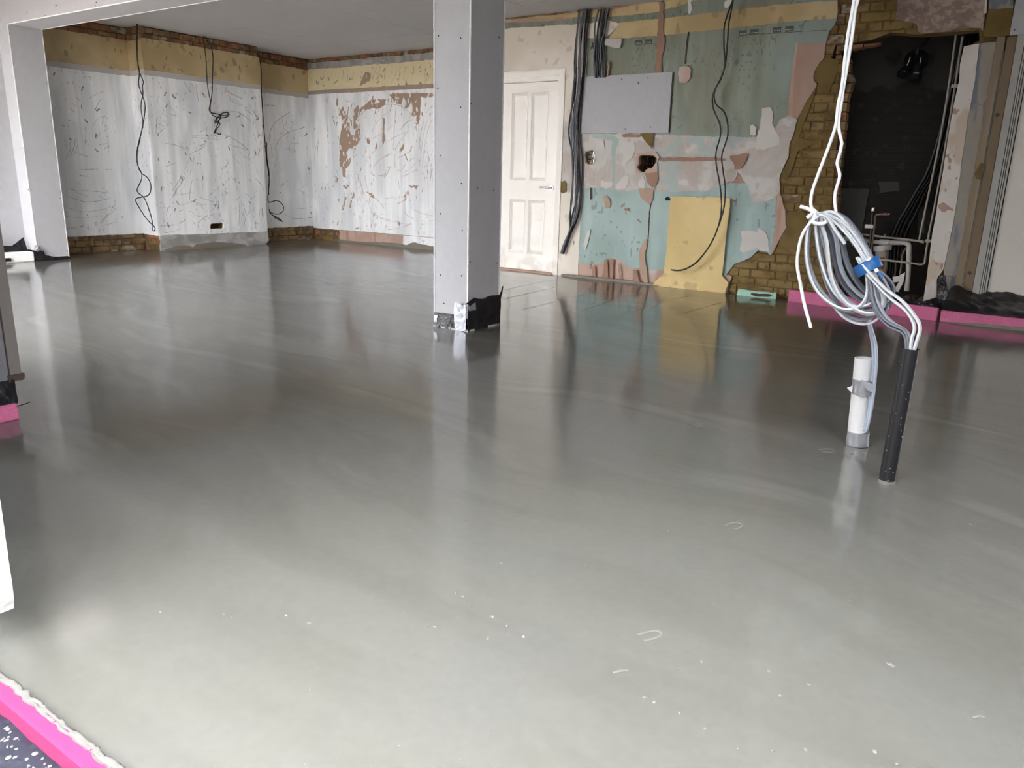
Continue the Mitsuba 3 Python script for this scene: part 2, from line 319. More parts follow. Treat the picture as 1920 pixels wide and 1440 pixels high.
def scratches(key, plane, region, n, seed, mat, off=.0215, wmin=.002, wmax=.006, lmin=.1, lmax=.6, extra=(), big=0):
    "many thin gouge marks joined to one part"
    rng = random.Random(seed); u0, w0, u1, w1 = region.bounds; strips = []
    lines = [np.array(e) for e in extra]
    while n > 0:
        c = (rng.uniform(u0, u1), rng.uniform(w0, w1)); k = rng.choice([1, 1, 1, 3, 5]); a0 = rng.uniform(-1.3, 1.3); R = rng.uniform(.35, 1.4) * rng.choice([-1, 1])
        L = rng.uniform(lmin, lmax) if rng.random() < .3 else rng.uniform(.02, .1)
        for i in range(k):
            n -= 1; t = np.linspace(0, L * rng.uniform(.6, 1.2) / abs(R), 9) + a0; ox, oy = i * rng.uniform(.015, .06), i * rng.uniform(.02, .07)
            lines.append(np.c_[c[0] + ox + R * (np.cos(t) - math.cos(a0)), c[1] + oy + R * (np.sin(t) - math.sin(a0))])
    for e in lines:
        wd = rng.uniform(wmin, wmax)
        pts = [tuple(x) for x in e]
        cuts = [(0, len(pts))] if len(pts) < 7 or rng.random() < .6 else [(0, len(pts) // 2), (len(pts) // 2 + 1, len(pts))]
        for a, b in cuts:
            if b - a > 1: strips.append(LineString(pts[a:b]).buffer(wd / 2, cap_style='flat', join_style='mitre', quad_segs=1))
    g = [s.intersection(region) for s in strips]; ms = []
    for s in g:
        m = plate(s, plane, off, .0008)
        if m is not None: ms.append(m)
    for i in range(big):
        c = (rng.uniform(u0, u1), rng.uniform(w0, w1)); q = rough(affinity.rotate(box(c[0] - .008, c[1] - .025, c[0] + .008, c[1] + .025), rng.uniform(-60, 60)), .008, .01, seed * 91 + i)
        m = plate(affinity.scale(q, s_ := rng.uniform(.3, 1.1), s_).intersection(region), plane, off, .0008)
        if m is not None: ms.append(m)
    if ms: stuff(put(key, cat_(ms), mat))

YK, YB, XC, XA, CE = 7.16, 8.33, -9.16, -9.47, 2.60
K, B, CH, AL = 'Y7.16', 'Y8.33', 'X-9.16', 'X-9.47'

# ------------------------------------------------------------------ floor and ground
fl = struct('floor')
scene['floor'] = mikit.ply(plate(Polygon([(-3.4, .535), (3.2, .535), (3.2, 8.5), (-9.75, 8.5), (-9.75, 1.0), (-3.4, 1.0)]), 'Z0', -.08, .08), 'mat_screed')
struct('ground'); scene['ground'] = mikit.ply(mbox(-14, 9, -9, 1.6, -.40, -.13), 'mat_outside')
scene['wall_garden'] = mikit.ply(mbox(-14, 9, -9.2, -9.0, -.3, 1.7), 'mat_fence'); struct('wall_garden')
struct('wall_added_blocker'); scene['wall_added_blocker'] = mikit.ply(mbox(-2.65, 4.0, -1.85, -1.6, -.3, 2.0), 'mat_outside')  # unseen wall added to block low sky from the doorway
struct('wall_added_screen'); scene['wall_added_screen'] = mikit.ply(mbox(-2.75, -2.65, -9.0, .2, -.3, 1.8), 'mat_fence')  # unseen fence added to cut sky light on the left floor
# trowel crumbs, ridges and cracks on the screed
rng = random.Random(4)
def crumb(x, y, s, h, seed):
    m = trimesh.creation.icosphere(1, 1.0); v = m.vertices * [s, s * rng.uniform(.4, .9), h]
    v *= (.7 + .6 * meshkit.noise(m.vertices * 2 + seed, seed))[:, None]; m.vertices = v
    m.apply_transform(trimesh.transformations.rotation_matrix(rng.uniform(0, 6), [0, 0, 1])); m.apply_translation([x, y, 0]); return m
big_crumbs = [(-0.343,2.846),(-0.888,1.673),(-0.141,1.689),(-0.601,1.313),(0.036,1.612),(-0.348,1.505),(-0.272,1.919),(-0.800,2.012),(-0.523,1.266),(-0.501,1.266),(-0.449,1.264),(-0.391,1.251),(-0.116,1.380),(-0.221,1.308),(-0.269,1.269),(-0.304,1.437),(-0.506,1.395),(-0.476,1.450),(-0.068,2.632),(-0.323,1.235),(-0.077,1.368),(-0.266,1.509)] + [(-1.445,0.952),(-1.421,0.954),(-1.571,0.871),(-1.329,1.037),(-0.941,1.321),(-0.891,1.309),(-0.836,1.297),(-0.895,1.242),(-1.076,1.351),(-1.054,1.351),(-1.009,1.328),(-1.076,1.546),(-1.261,1.046),(-1.032,1.196),(-1.022,1.207)]
for i, (x, y) in enumerate(big_crumbs): put('floor__crumb', crumb(x, y, rng.uniform(.003, .006), .003, i), 'crumb', 30)
def ridge(pts, r=.004, h=.35):
    m = tube([(x, y, 0) for x, y in pts], r, 6, n=6); m.vertices[:, 2] *= h * 1.2
    m.vertices += (meshkit.noise(m.vertices * 220, 3)[:, None] - .5) * r * [1.2, 1.2, .4]; return m
for pts in ([(-0.633,1.458),(-0.624,1.477),(-0.606,1.502),(-0.591,1.501),(-0.591,1.483),(-0.603,1.457),(-0.611,1.445)], [(-0.675,2.151),(-0.669,2.176),(-0.657,2.194),(-0.638,2.191),(-0.638,2.162),(-0.646,2.142)], [(-0.613,1.299),(-0.604,1.314),(-0.590,1.326)],
            [(-0.149,1.691),(-0.140,1.690),(-0.131,1.683)], [(0.023,1.595),(0.032,1.610),(0.043,1.616)], [(-1.133,3.033),(-1.135,3.068),(-1.125,3.093),(-1.107,3.083),(-1.102,3.050),(-1.118,3.031)], [(-0.622,3.059),(-0.608,3.086),(-0.580,3.093),(-0.575,3.065),(-0.610,3.043)]):
    put('floor__screed_ridge', ridge(pts), 'crumb', True)
ms = []
for i in range(420):
    y = .6 + 4.6 * rng.random() ** 1.6; x = rng.uniform(-.9 * y - .3, .1 * y + .05)
    ms.append(crumb(x, y, rng.uniform(.0009, .0022), .0015, i))
stuff(put('floor__splash_specks', cat_(ms), 'crumb'))
for pts in ([(-4.079,5.752),(-4.127,6.214),(-4.164,6.857)], [(-3.771,5.320),(-3.801,5.777),(-3.846,6.310)], [(-3.346,5.014),(-3.365,5.429),(-3.409,5.962),(-3.376,6.481)], [(-3.015,5.125),(-2.987,5.374),(-3.055,6.051)], [(-2.693,4.996),(-2.666,5.297),(-2.658,5.814),(-2.685,6.287),(-2.650,6.775)],
            [(-2.329,5.689),(-2.299,6.111),(-2.284,6.551)], [(-5.494,4.926),(-5.457,5.181),(-5.390,5.400)], [(-5.203,5.082),(-5.161,5.381),(-5.215,6.118)], [(-5.044,5.107),(-4.819,5.134),(-4.790,5.295)], [(-4.470,5.070),(-4.466,5.268)]):
    put('floor__crack', plate(rough(LineString(pts).buffer(.003), .004, .02, 3), 'Z0', 0, .0006), 'splash')

# ------------------------------------------------------------------ ceiling of plasterboard sheets
struct('ceiling')
added_rooflight = box(-.95, .62, 2.0, 1.62)  # unseen roof opening added so the sky lights the near floor
hole = Point(-6.0, 2.62).buffer(.27)  # unseen round rooflight added for a bright patch mirrored in the floor
scene['ceiling'] = mikit.ply(plate(Polygon([(-9.8, .3), (3.2, .3), (3.2, 8.6), (-9.8, 8.6)]).difference(hole.buffer(.01)).difference(added_rooflight.buffer(.01)), 'Z2.612', 0, .2), 'mat_mortar')
xs = [-9.75, -8.17, -6.39, -4.59, -2.79, -.99, .81, 3.1]; ys = [.36, 1.25, 2.5, 3.75, 5.0, 6.25, 7.5, 8.5]
for i in range(7):
    for j in range(7):
        q = box(xs[i] + .002, ys[j] + .002, xs[i + 1] - .002, ys[j + 1] - .002).difference(hole).difference(added_rooflight)
        if q.area < 1e-4: continue
        put('ceiling__plasterboard', plate(q, 'Z2.6', 0, .012), 'ceiling')
def ring_tube(c, r0, r1, z0, z1):
    return plate(Point(c).buffer(r1).difference(Point(c).buffer(r0)), f'Z{z0}', 0, z1 - z0)
struct('added_shaft_2'); scene['added_shaft_2'] = mikit.ply(plate(added_rooflight.buffer(.012, join_style='mitre').difference(added_rooflight), 'Z2.6', 0, .75), 'mat_whitepaint')  # deep shaft of the added roof opening, narrows its light
struct('added_shaft_1'); scene['added_shaft_1'] = mikit.ply(ring_tube((-6.0, 2.62), .255, .27, 2.597, 3.12), 'mat_ghost')  # shaft of the added round rooflight

# ------------------------------------------------------------------ shell walls outside the picture
for nm, m in (('wall_left', mbox(-9.5, -9.19, .9, 4.02, 0, 2.6)), ('wall_right', mbox(3.1, 3.4, .3, 8.6, 0, 2.6)),
              ('wall_front_left_header', mbox(-9.5, -3.68, 1.0, 1.3, 2.52, 2.6)), ('wall_front_left', mbox(-9.5, -9.1, 1.0, 1.3, 0, 2.52)), ('wall_front_middle', mbox(-4.6, -3.68, 1.0, 1.3, 0, 2.52)),
              ('wall_front', mbox(-3.4, -1.80, .2, .49, -.1, 2.6)), ('wall_front_header', mbox(-1.80, 3.3, .2, .49, 2.12, 2.6)), ('wall_front_right', mbox(.28, 3.3, .2, .49, 0, 2.12)),
              ('wall_front_lining', mbox(-3.3, -1.82, .53, .60, .16, 2.6))):
    struct(nm); scene[nm] = mikit.ply(m, 'mat_board')

# ------------------------------------------------------------------ back wall of the kitchen
W = struct('wall_back_kitchen')
opening = Polygon([(-1.502,-0.186),(-1.571,0.554),(-1.623,0.778),(-1.643,1.122),(-1.648,1.516),(-1.659,1.709),(-1.632,1.841),(-1.668,1.899),(-1.676,1.990),(-1.780,2.026),(-1.757,2.120),(-1.567,2.139),(-1.476,2.147),(-1.347,2.188),(-1.141,2.159),(-0.873,2.160),(-0.736,2.163),(-0.719,2.086),(-0.810,2.045),(-0.824,1.925),(-0.809,1.805),(-0.820,1.593),(-0.822,1.385),(-0.819,1.136),(-0.820,0.853),(-0.818,0.641),(-0.821,0.445),(-0.810,0.247),(-0.786,-0.095)])
opening = opening.union(box(-1.55, -.2, -.80, .12))
door_hole = box(-5.27, -.1, -4.385, 2.03)
door2_hole = box(-.44, -.1, .53, 2.16)
ch1 = rough([(-4.067,1.239),(-4.055,1.275),(-3.973,1.290),(-3.951,1.239),(-3.958,1.178),(-3.979,1.141),(-3.990,1.153),(-4.033,1.150),(-4.056,1.165)], .006, .02, 3)
ch2 = rough([(-3.458,1.213),(-3.444,1.242),(-3.391,1.242),(-3.298,1.237),(-3.263,1.208),(-3.273,1.168),(-3.302,1.126),(-3.367,1.108),(-3.379,1.084),(-3.433,1.089),(-3.469,1.124),(-3.451,1.160)], .008, .02, 5)
boundary = [(-1.792,2.572),(-1.782,2.463),(-1.770,2.385),(-1.767,2.314),(-1.786,2.269),(-1.818,2.232),(-1.827,2.177),(-1.831,2.154),(-1.835,2.098),(-1.837,2.026),(-1.869,1.980),(-1.900,1.925),(-1.904,1.884),(-1.892,1.855),(-1.862,1.821),(-1.882,1.777),(-1.929,1.704),(-1.954,1.629),(-1.990,1.563),(-2.002,1.487),(-2.021,1.385),(-2.032,1.366),(-2.038,1.299)] + \
           [(-2.035,1.350),(-2.033,1.235),(-2.074,1.118),(-2.090,1.053),(-2.068,0.924),(-2.036,0.839),(-2.007,0.774),(-1.993,0.655),(-1.980,0.639),(-2.029,0.531),(-2.081,0.393),(-2.096,0.379),(-2.128,0.407),(-2.174,0.407),(-2.210,0.418),(-2.266,0.351),(-2.349,0.304),(-2.418,0.275),(-2.460,0.213),(-2.489,0.166),(-2.455,0.167),(-2.432,0.151),(-2.448,0.096),(-2.465,0.024),(-2.469,-0.042)]
left = Polygon([(-5.6, -.05), (-5.6, CE)] + [(boundary[0][0], CE)] + boundary + [(boundary[-1][0], -.05)]).buffer(0)
left = rough(left, .006, .02, 9).intersection(box(-5.6, 0, 1, CE))
plaster = left.difference(unary_union([door_hole, ch1, ch2]))
full = box(-5.6, 0, 1.6, CE).difference(unary_union([opening, door_hole, door2_hole, ch1, ch2]))
scene[W] = mikit.ply(plate(full, K, -.16, .138), 'mat_mortar')
put(W + '__plaster', plate(plaster, K, -.03, .03), 'pink', label='bare pinkish plaster coat broken off along a ragged edge')
back_void = mbox(-3.6, -2.9, YK + .16, YK + .18, .8, 1.4); put(W + '__chase_back', back_void, 'dark')
# exposed brick
brick_region = full.difference(left.buffer(-.02)).intersection(box(-3.2, 0, -.80, CE)).difference(opening.buffer(.001))
right_coat = rough([(-1.343,2.535),(-1.327,2.420),(-1.327,2.375),(-1.321,2.275),(-1.255,2.264),(-1.165,2.234),(-1.142,2.177),(-1.133,2.167),(-1.022,2.162),(-0.905,2.171),(-0.815,2.181),(-0.731,2.174),(-0.707,2.153),(-0.710,2.268),(-0.718,2.363),(-0.735,2.507)], .006, .02, 21)
lay_bricks(W, K, brick_region, .02, -.03, .018, ['brick'] * 9 + ['brick_dirty'], 5)
teeth = opening.boundary.buffer(.05).intersection(opening).intersection(box(-1.75, .2, -1.2, 2.2))
lay_bricks(W, K, opening.boundary.buffer(.045).intersection(opening).intersection(box(-1.75, .15, -1.25, 2.12)), .02, -.13, .10, ['brick_red', 'brick_dirty'], 8)
put(W + '__render_coat', plate(right_coat, K, -.012, .012), 'roughcoat', label='rough pinkish render over the opening')
for i, pts in enumerate(([(-1.825,2.018),(-1.864,1.976),(-1.898,1.925),(-1.899,1.884),(-1.886,1.855),(-1.858,1.821),(-1.870,1.784),(-1.826,1.766),(-1.758,1.756),(-1.711,1.907),(-1.719,2.004)], [(-1.983,1.827),(-1.993,1.562),(-2.029,1.341),(-2.032,1.239),(-1.892,1.321),(-1.794,1.341),(-1.963,1.401),(-1.908,1.619),(-1.869,1.794)],
                         [(-2.030,1.350),(-2.027,1.229),(-2.068,1.118),(-2.083,1.053),(-2.020,1.033),(-1.946,1.319),(-1.970,1.433)], [(-1.998,0.742),(-1.980,0.634),(-2.023,0.526),(-2.030,0.442),(-1.866,0.454),(-1.814,0.654),(-1.803,0.741),(-1.885,0.801)])):
    put(W + '__mortar_smear', plate(rough(pts, .015, .03, 40 + i).difference(left).difference(opening), K, -.012, .007), 'mustard')
# paint and adhesive layers on the plaster
L = [0.0]
def layer(name, pts, mat, amp=.008, seed=0, label=None, step=.025, clip=None, dz=.0008, th=.0012):
    q = Polygon(pts).buffer(0); small = q.area < .15
    if small: q = q.buffer(-.006).buffer(.016, quad_segs=4).buffer(-.010, quad_segs=4)
    g = rough(rough(q, amp * 1.3, step, seed), .006, .008, seed + 5, 60).intersection(clip if clip is not None else plaster)
    L[0] += dz
    m = plate(g, K, L[0] - .0004, th)
    if m is not None: return put(W + '__' + name, m, mat, label=label)
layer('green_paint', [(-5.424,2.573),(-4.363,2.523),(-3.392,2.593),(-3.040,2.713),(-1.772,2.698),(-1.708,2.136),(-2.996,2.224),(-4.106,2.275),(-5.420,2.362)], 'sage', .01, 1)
layer('green_paint', [(-4.429,2.255),(-4.351,2.288),(-3.960,2.314),(-3.412,2.307),(-3.004,2.313),(-2.437,2.310),(-2.085,2.320),(-2.081,2.155),(-2.084,1.925),(-2.088,1.717),(-2.081,1.445),(-2.090,1.290),(-4.381,1.253)], 'sage', .004, 2, 'olive green paint, darker than the lower wall, with a vertical right edge')
layer('blue_green_paint', [(-4.127,0.922),(-2.123,1.020),(-2.104,0.977),(-2.083,0.661),(-2.090,0.471),(-2.095,0.379),(-2.174,0.405),(-2.215,0.413),(-2.271,0.345),(-2.349,0.302),(-2.418,0.273),(-2.491,0.163),(-2.515,0.159),(-2.879,0.153)]+[(-3.092,0.156),(-3.280,0.152),(-3.418,0.151),(-3.502,0.151),(-3.559,0.193),(-3.613,0.221),(-3.700,0.229),(-3.753,0.212),(-3.791,0.162),(-3.908,0.151),(-4.081,0.147)]+[(-4.097,0.373)], 'teal', .006, 3, 'pale blue green paint of the lower wall')
layer('ochre_paint', [(-5.395,2.714),(-4.486,2.576),(-4.365,2.575),(-3.891,2.571),(-3.682,2.587),(-3.355,2.596),(-2.871,2.616),(-2.869,2.591),(-3.344,2.516),(-3.411,2.510),(-3.677,2.507),(-3.898,2.512),(-4.245,2.542),(-5.393,2.612)], 'tan', .008, 4)
layer('yellow_band', [(-3.777,2.450),(-3.565,2.453),(-3.349,2.453),(-3.191,2.453),(-2.917,2.458),(-2.761,2.459),(-2.484,2.468),(-2.049,2.469),(-1.776,2.456),(-1.755,2.323),(-1.948,2.329),(-2.091,2.329),(-2.560,2.321),(-2.903,2.314),(-3.138,2.309),(-3.291,2.307),(-3.554,2.308),(-3.863,2.313),(-3.837,2.356),(-3.790,2.398)], 'tan', .006, 6, 'yellow painted band under the ceiling')
layer('magnolia_paint', [(-5.530,2.490),(-4.988,2.500),(-4.360,2.480),(-4.229,2.477),(-4.009,2.476),(-3.862,2.477),(-3.760,2.445),(-3.791,2.406),(-3.863,2.351),(-3.908,2.322),(-4.110,2.338),(-4.081,2.301),(-4.087,2.195),(-4.089,1.985),(-4.154,1.959),(-4.160,1.531),(-4.313,1.530),(-4.437,1.525),(-5.515,1.512)], 'magnolia', .006, 7, 'magnolia paint around and above the door')
layer('magnolia_paint', [(-4.371,0.859),(-4.110,0.865),(-4.078,0.815),(-4.080,0.483),(-4.081,0.118),(-4.074,0.010),(-4.141,-0.027),(-4.328,-0.051)], 'magnolia', .004, 8)
layer('adhesive_band', [(-4.358,1.535),(-4.361,1.596),(-4.223,1.533),(-4.148,1.447),(-3.459,1.438),(-3.320,1.439),(-3.069,1.420),(-2.820,1.415),(-2.351,1.399),(-2.188,1.440),(-2.144,1.533),(-2.064,1.584),(-2.007,1.552),(-1.959,1.499),(-1.988,1.438),(-1.986,1.324),(-2.021,1.208),(-2.040,1.144),(-2.038,1.080),(-2.040,0.995),(-2.076,0.929),(-2.115,0.884),(-2.190,0.848),(-2.291,0.834),(-2.318,0.877),(-2.362,0.964),(-2.417,1.051),(-2.468,1.094),(-2.485,1.027),(-2.542,1.015),(-2.774,0.916),(-2.962,0.917),(-3.089,0.906),(-3.206,0.910),(-3.297,0.890),(-3.421,0.928),(-3.527,0.893),(-3.709,0.909),(-3.910,0.921),(-4.116,0.912),(-4.188,0.862),(-4.371,0.862)], 'adhesive', .014, 9, 'comb marked tile adhesive left on the wall')
layer('pink_patch', [(-3.459,1.438),(-3.621,1.440),(-3.675,1.431),(-3.632,1.407),(-3.456,1.408)], 'rust', .006, 10)
layer('green_patch', [(-4.013,1.433),(-3.871,1.439),(-3.729,1.419),(-3.685,1.383),(-3.709,1.324),(-3.722,1.205),(-3.708,1.096),(-3.718,0.926),(-3.736,0.926),(-3.737,1.120),(-3.764,1.312),(-3.754,1.372),(-3.868,1.396),(-3.968,1.403)], 'teal', .008, 11)
layer('green_patch', [(-2.408,0.869),(-2.340,0.882),(-2.301,0.839),(-2.332,0.805),(-2.364,0.781)], 'teal', .008, 12)
for i, pts in enumerate(([(-2.378,0.577),(-2.309,0.587),(-2.226,0.575),(-2.237,0.619),(-2.160,0.590),(-2.127,0.525),(-2.111,0.408),(-2.175,0.415),(-2.223,0.440),(-2.334,0.380),(-2.378,0.406),(-2.368,0.487)], [(-2.306,1.647),(-2.235,1.654),(-2.201,1.593),(-2.200,1.507),(-2.130,1.403),(-2.122,1.333),(-2.236,1.298),(-2.329,1.298),(-2.323,1.421),(-2.305,1.508)],
                         [(-3.865,1.008),(-3.799,0.979),(-3.722,0.987),(-3.733,0.944),(-3.788,0.914),(-3.854,0.947)], [(-3.697,0.939),(-3.645,1.001),(-3.580,1.056),(-3.542,1.003),(-3.585,0.930),(-3.667,0.909)], [(-3.680,1.300),(-3.616,1.371),(-3.520,1.359),(-3.501,1.289),(-3.536,1.206),(-3.627,1.134),(-3.621,1.241)],
                         [(-3.435,0.934),(-3.452,0.981),(-3.403,1.054),(-3.373,1.007),(-3.381,0.935)], [(-2.396,1.492),(-2.370,1.509),(-2.337,1.483),(-2.336,1.413),(-2.379,1.422)], [(-4.024,0.345),(-3.988,0.489),(-3.952,0.510),(-3.961,0.413),(-3.991,0.295),(-4.015,0.307)], [(-3.944,1.361),(-3.853,1.384),(-3.834,1.312),(-3.933,1.288)])):
    layer('filler_patch', pts, 'skim', .008, 60 + i)
for i, pts in enumerate(([(-3.353,2.590),(-3.302,2.589),(-3.307,2.502),(-3.296,2.431),(-3.296,2.308),(-3.271,2.288),(-3.275,2.181),(-3.290,2.111),(-3.277,1.979),(-3.346,1.982),(-3.355,2.042),(-3.346,2.150),(-3.348,2.311),(-3.348,2.435)], [(-3.108,2.020),(-3.032,2.025),(-2.990,2.005),(-2.987,1.916),(-3.040,1.883),(-3.092,1.894),(-3.113,1.958)],
                         [(-3.441,0.928),(-3.281,0.936),(-3.280,0.843),(-3.301,0.771),(-3.357,0.804),(-3.415,0.857)], [(-3.826,0.837),(-3.790,0.844),(-3.737,0.790),(-3.747,0.728),(-3.783,0.726),(-3.807,0.775)], [(-3.578,0.735),(-3.530,0.743),(-3.535,0.712),(-3.563,0.709)],
                         [(-3.303,0.455),(-3.309,0.356),(-3.317,0.281),(-3.288,0.159),(-3.269,0.010),(-3.309,-0.006),(-3.365,0.178),(-3.383,0.326),(-3.342,0.422)], [(-3.385,1.078),(-3.314,1.114),(-3.246,1.080),(-3.234,1.010),(-3.268,0.939),(-3.301,0.938),(-3.344,0.984)],
                         [(-3.228,1.221),(-3.036,1.216),(-2.850,1.227),(-2.673,1.219),(-2.584,1.214),(-2.582,1.192),(-2.847,1.193),(-3.097,1.191),(-3.226,1.189)], [(-3.250,1.214),(-3.115,1.223),(-2.976,1.222),(-2.801,1.218),(-2.799,1.194),(-3.049,1.193),(-3.202,1.186)], [(-2.552,1.231),(-2.493,1.248),(-2.391,1.265),(-2.396,1.200),(-2.416,1.167),(-2.435,1.134),(-2.492,1.122),(-2.503,1.166),(-2.535,1.198)],
                         [(-3.479,1.254),(-3.287,1.272),(-3.231,1.220),(-3.266,1.173),(-3.240,1.092),(-3.299,1.079),(-3.472,1.076),(-3.491,1.147)])):
    layer('brown_patch', pts, 'pink' if i in (1, 10) else 'brown' if i in (2, 3, 5) else 'rust', .010, 80 + i)
for i, pts in enumerate(([(-3.900,0.140),(-3.870,0.142),(-3.856,0.020),(-3.898,0.022)], [(-3.764,0.209),(-3.728,0.214),(-3.708,0.014),(-3.781,0.013)], [(-3.700,0.220),(-3.656,0.220),(-3.657,0.012),(-3.691,0.015)], [(-3.438,0.140),(-3.390,0.144),(-3.353,0.028),(-3.392,-0.014),(-3.430,0.033)], [(-3.605,0.196),(-3.583,0.185),(-3.564,0.021),(-3.578,0.019)])):
    layer('damp_streak', pts, 'rust', .006, 100 + i)
for i, pts in enumerate(([(-3.894,2.277),(-3.880,2.313),(-3.706,2.305),(-3.717,2.221),(-3.778,2.223),(-3.882,2.257)],)):
    layer('peeling_paper', pts, 'ghost', .006, 120 + i, 'peeling grey flake of lining paper', th=.004)
layer('yellow_paint', [(-3.085,0.862),(-2.848,0.871),(-2.829,0.863),(-2.694,0.875),(-2.502,0.870),(-2.503,0.707),(-2.510,0.477),(-2.512,0.244),(-2.516,0.161),(-2.448,0.094),(-2.472,-0.003),(-2.573,-0.005),(-2.737,-0.006),(-2.995,-0.018),(-3.128,-0.019),(-3.223,-0.018),(-3.205,0.018),(-3.100,0.133),(-3.095,0.318),(-3.091,0.500),(-3.091,0.738)], 'yellow', .005, 130, 'yellow paint where a radiator hung')
layer('yellow_paint', [(-3.459,1.443),(-3.316,1.442),(-3.314,1.280),(-3.330,1.313),(-3.386,1.359)], 'mustard', .004, 131)
layer('yellow_paint', [(-4.067,1.239),(-4.055,1.275),(-3.973,1.290),(-3.944,1.239),(-3.956,1.148),(-3.989,1.151),(-3.959,1.203),(-3.971,1.257),(-4.032,1.257)], 'mustard', .004, 132)
for i, pts in enumerate(([(-3.016,0.694),(-3.006,0.724),(-2.962,0.730),(-2.946,0.698)], [(-2.908,0.700),(-2.894,0.726),(-2.851,0.728),(-2.833,0.703)], [(-2.796,0.705),(-2.781,0.726),(-2.742,0.728),(-2.722,0.708)], [(-2.648,0.706),(-2.638,0.726),(-2.617,0.727),(-2.607,0.702)])):
    put(W + '__radiator_mark', tube(onY(pts, YK - .003), .0018, 6), 'yellow', True)
# drip under the socket hole, cracks
put(W + '__drip_chase', plate(rough([(-4.033,1.150),(-3.979,1.141),(-3.985,1.080),(-3.966,0.994),(-3.951,0.820),(-3.976,0.794),(-3.995,0.993),(-4.034,1.091)], .006, .02, 14), K, .002, .004), 'grime')
put(W + '__crack', plate(rough(LineString([(-3.302,0.783),(-3.309,0.698),(-3.306,0.577),(-3.303,0.455)]).buffer(.005), .004, .03, 4), K, .006, .001), 'grime')
put(W + '__crack', plate(rough(LineString([(-3.048,2.311),(-3.052,2.220),(-3.056,2.124),(-3.055,2.053)]).buffer(.008), .005, .03, 5), K, .006, .001), 'grime')
put(W + '__crack', plate(rough(LineString([(-3.324,2.591),(-3.333,2.505),(-3.331,2.416),(-3.343,2.315)]).buffer(.012), .010, .03, 5), K, .006, .001), 'grime')
put(W + '__crack', plate(LineString([(-2.522,2.256),(-2.394,2.251),(-2.208,2.247),(-1.827,2.241)]).buffer(.0015), K, .006, .0006), 'grime')
put(W + '__white_streak', plate(rough([(-3.077,2.585),(-3.023,2.589),(-3.046,2.565),(-3.030,2.504),(-3.051,2.463),(-3.068,2.482)], .01, .02, 9), K, .006, .002), 'whitepaint')
put(W + '__white_streak', plate(rough([(-2.736,2.537),(-2.693,2.566),(-2.650,2.562),(-2.677,2.506),(-2.703,2.483),(-2.732,2.494)], .01, .02, 19), K, .006, .002), 'whitepaint')
scratches(W + '__chips', K, plaster.intersection(box(-4.2, .1, -2.1, 2.3)), 30, 3, 'chip', .0062, .002, .004, .02, .12, big=36)
# top edge where the old ceiling was torn away
put(W + '__torn_edge', plate(rough([(-5.425,2.620),(-5.111,2.584),(-4.304,2.586),(-3.948,2.597),(-3.610,2.599),(-3.340,2.601),(-3.345,2.664),(-5.426,2.704)], .012, .03, 33).intersection(left), K, .004, .006), 'brick_dirty')
# fillet of screed along the foot of the wall
put(W + '__screed_fillet', tube([(-4.28, YK - .01, .0), (-4.2, YK - .03, .005), (-3.9, YK - .03, .008), (-3.4, YK - .02, .006), (-3.05, YK - .008, 0)], [.006] + [.02] * 31 + [.004], 8), 'splash', True)
# jamb and the studwork right of the opening
put(W + '__jamb_plaster', plate(rough([(-0.814,2.049),(-0.716,2.063),(-0.704,1.801),(-0.708,1.536),(-0.701,1.229),(-0.688,0.858),(-0.693,0.552),(-0.701,0.376),(-0.736,0.290),(-0.720,0.146),(-0.811,0.102),(-0.810,0.247),(-0.822,0.641),(-0.820,0.853),(-0.819,1.136),(-0.822,1.385),(-0.820,1.593),(-0.809,1.805),(-0.821,1.925)], .004, .03, 51), K, -.1, .106), 'jamb', label='white painted jamb plaster with rust stains')
put(W + '__jamb_scar', plate(rough([(-0.811,0.880),(-0.779,0.899),(-0.748,0.875),(-0.707,0.850),(-0.700,0.828),(-0.743,0.845),(-0.750,0.822),(-0.781,0.825),(-0.810,0.853)], .006, .02, 52), K, .006, .003), 'brown')
put(W + '__slurry_board', plate(Polygon([(-0.716,2.063),(-0.554,2.074),(-0.527,1.793),(-0.525,1.285),(-0.541,0.864),(-0.541,0.214),(-0.661,0.202),(-0.701,0.376),(-0.693,0.552),(-0.688,0.858),(-0.701,1.229),(-0.708,1.536),(-0.704,1.801)]), K, -.05, .05), 'slurry', label='board smeared with blue grey cement')
put(W + '__expanding_foam', plate(rough([(-0.692,2.296),(-0.536,2.285),(-0.522,2.099),(-0.589,2.100),(-0.700,2.111),(-0.697,2.224)], .012, .03, 53), K, -.04, .055), 'mustard', label='mustard coloured expanding foam')
put(W + '__foam_spot', plate(rough([(-0.571,1.201),(-0.545,1.196),(-0.551,1.075),(-0.581,1.080),(-0.599,1.118)], .004, .02, 54), K, .015, .006), 'mustard')
put(W + '__mortar_joint', plate(box(-.70, .318, -.60, .324), K, .0, .002), 'rust'); put(W + '__mortar_joint', plate(box(-.70, 1.62, -.62, 1.63), K, .0, .002), 'rust')
put(W + '__white_trim', plate(Polygon([(-0.736,2.472),(-0.723,2.470),(-0.701,2.271),(-0.715,2.270)]), K, .0, .012), 'whitepaint')

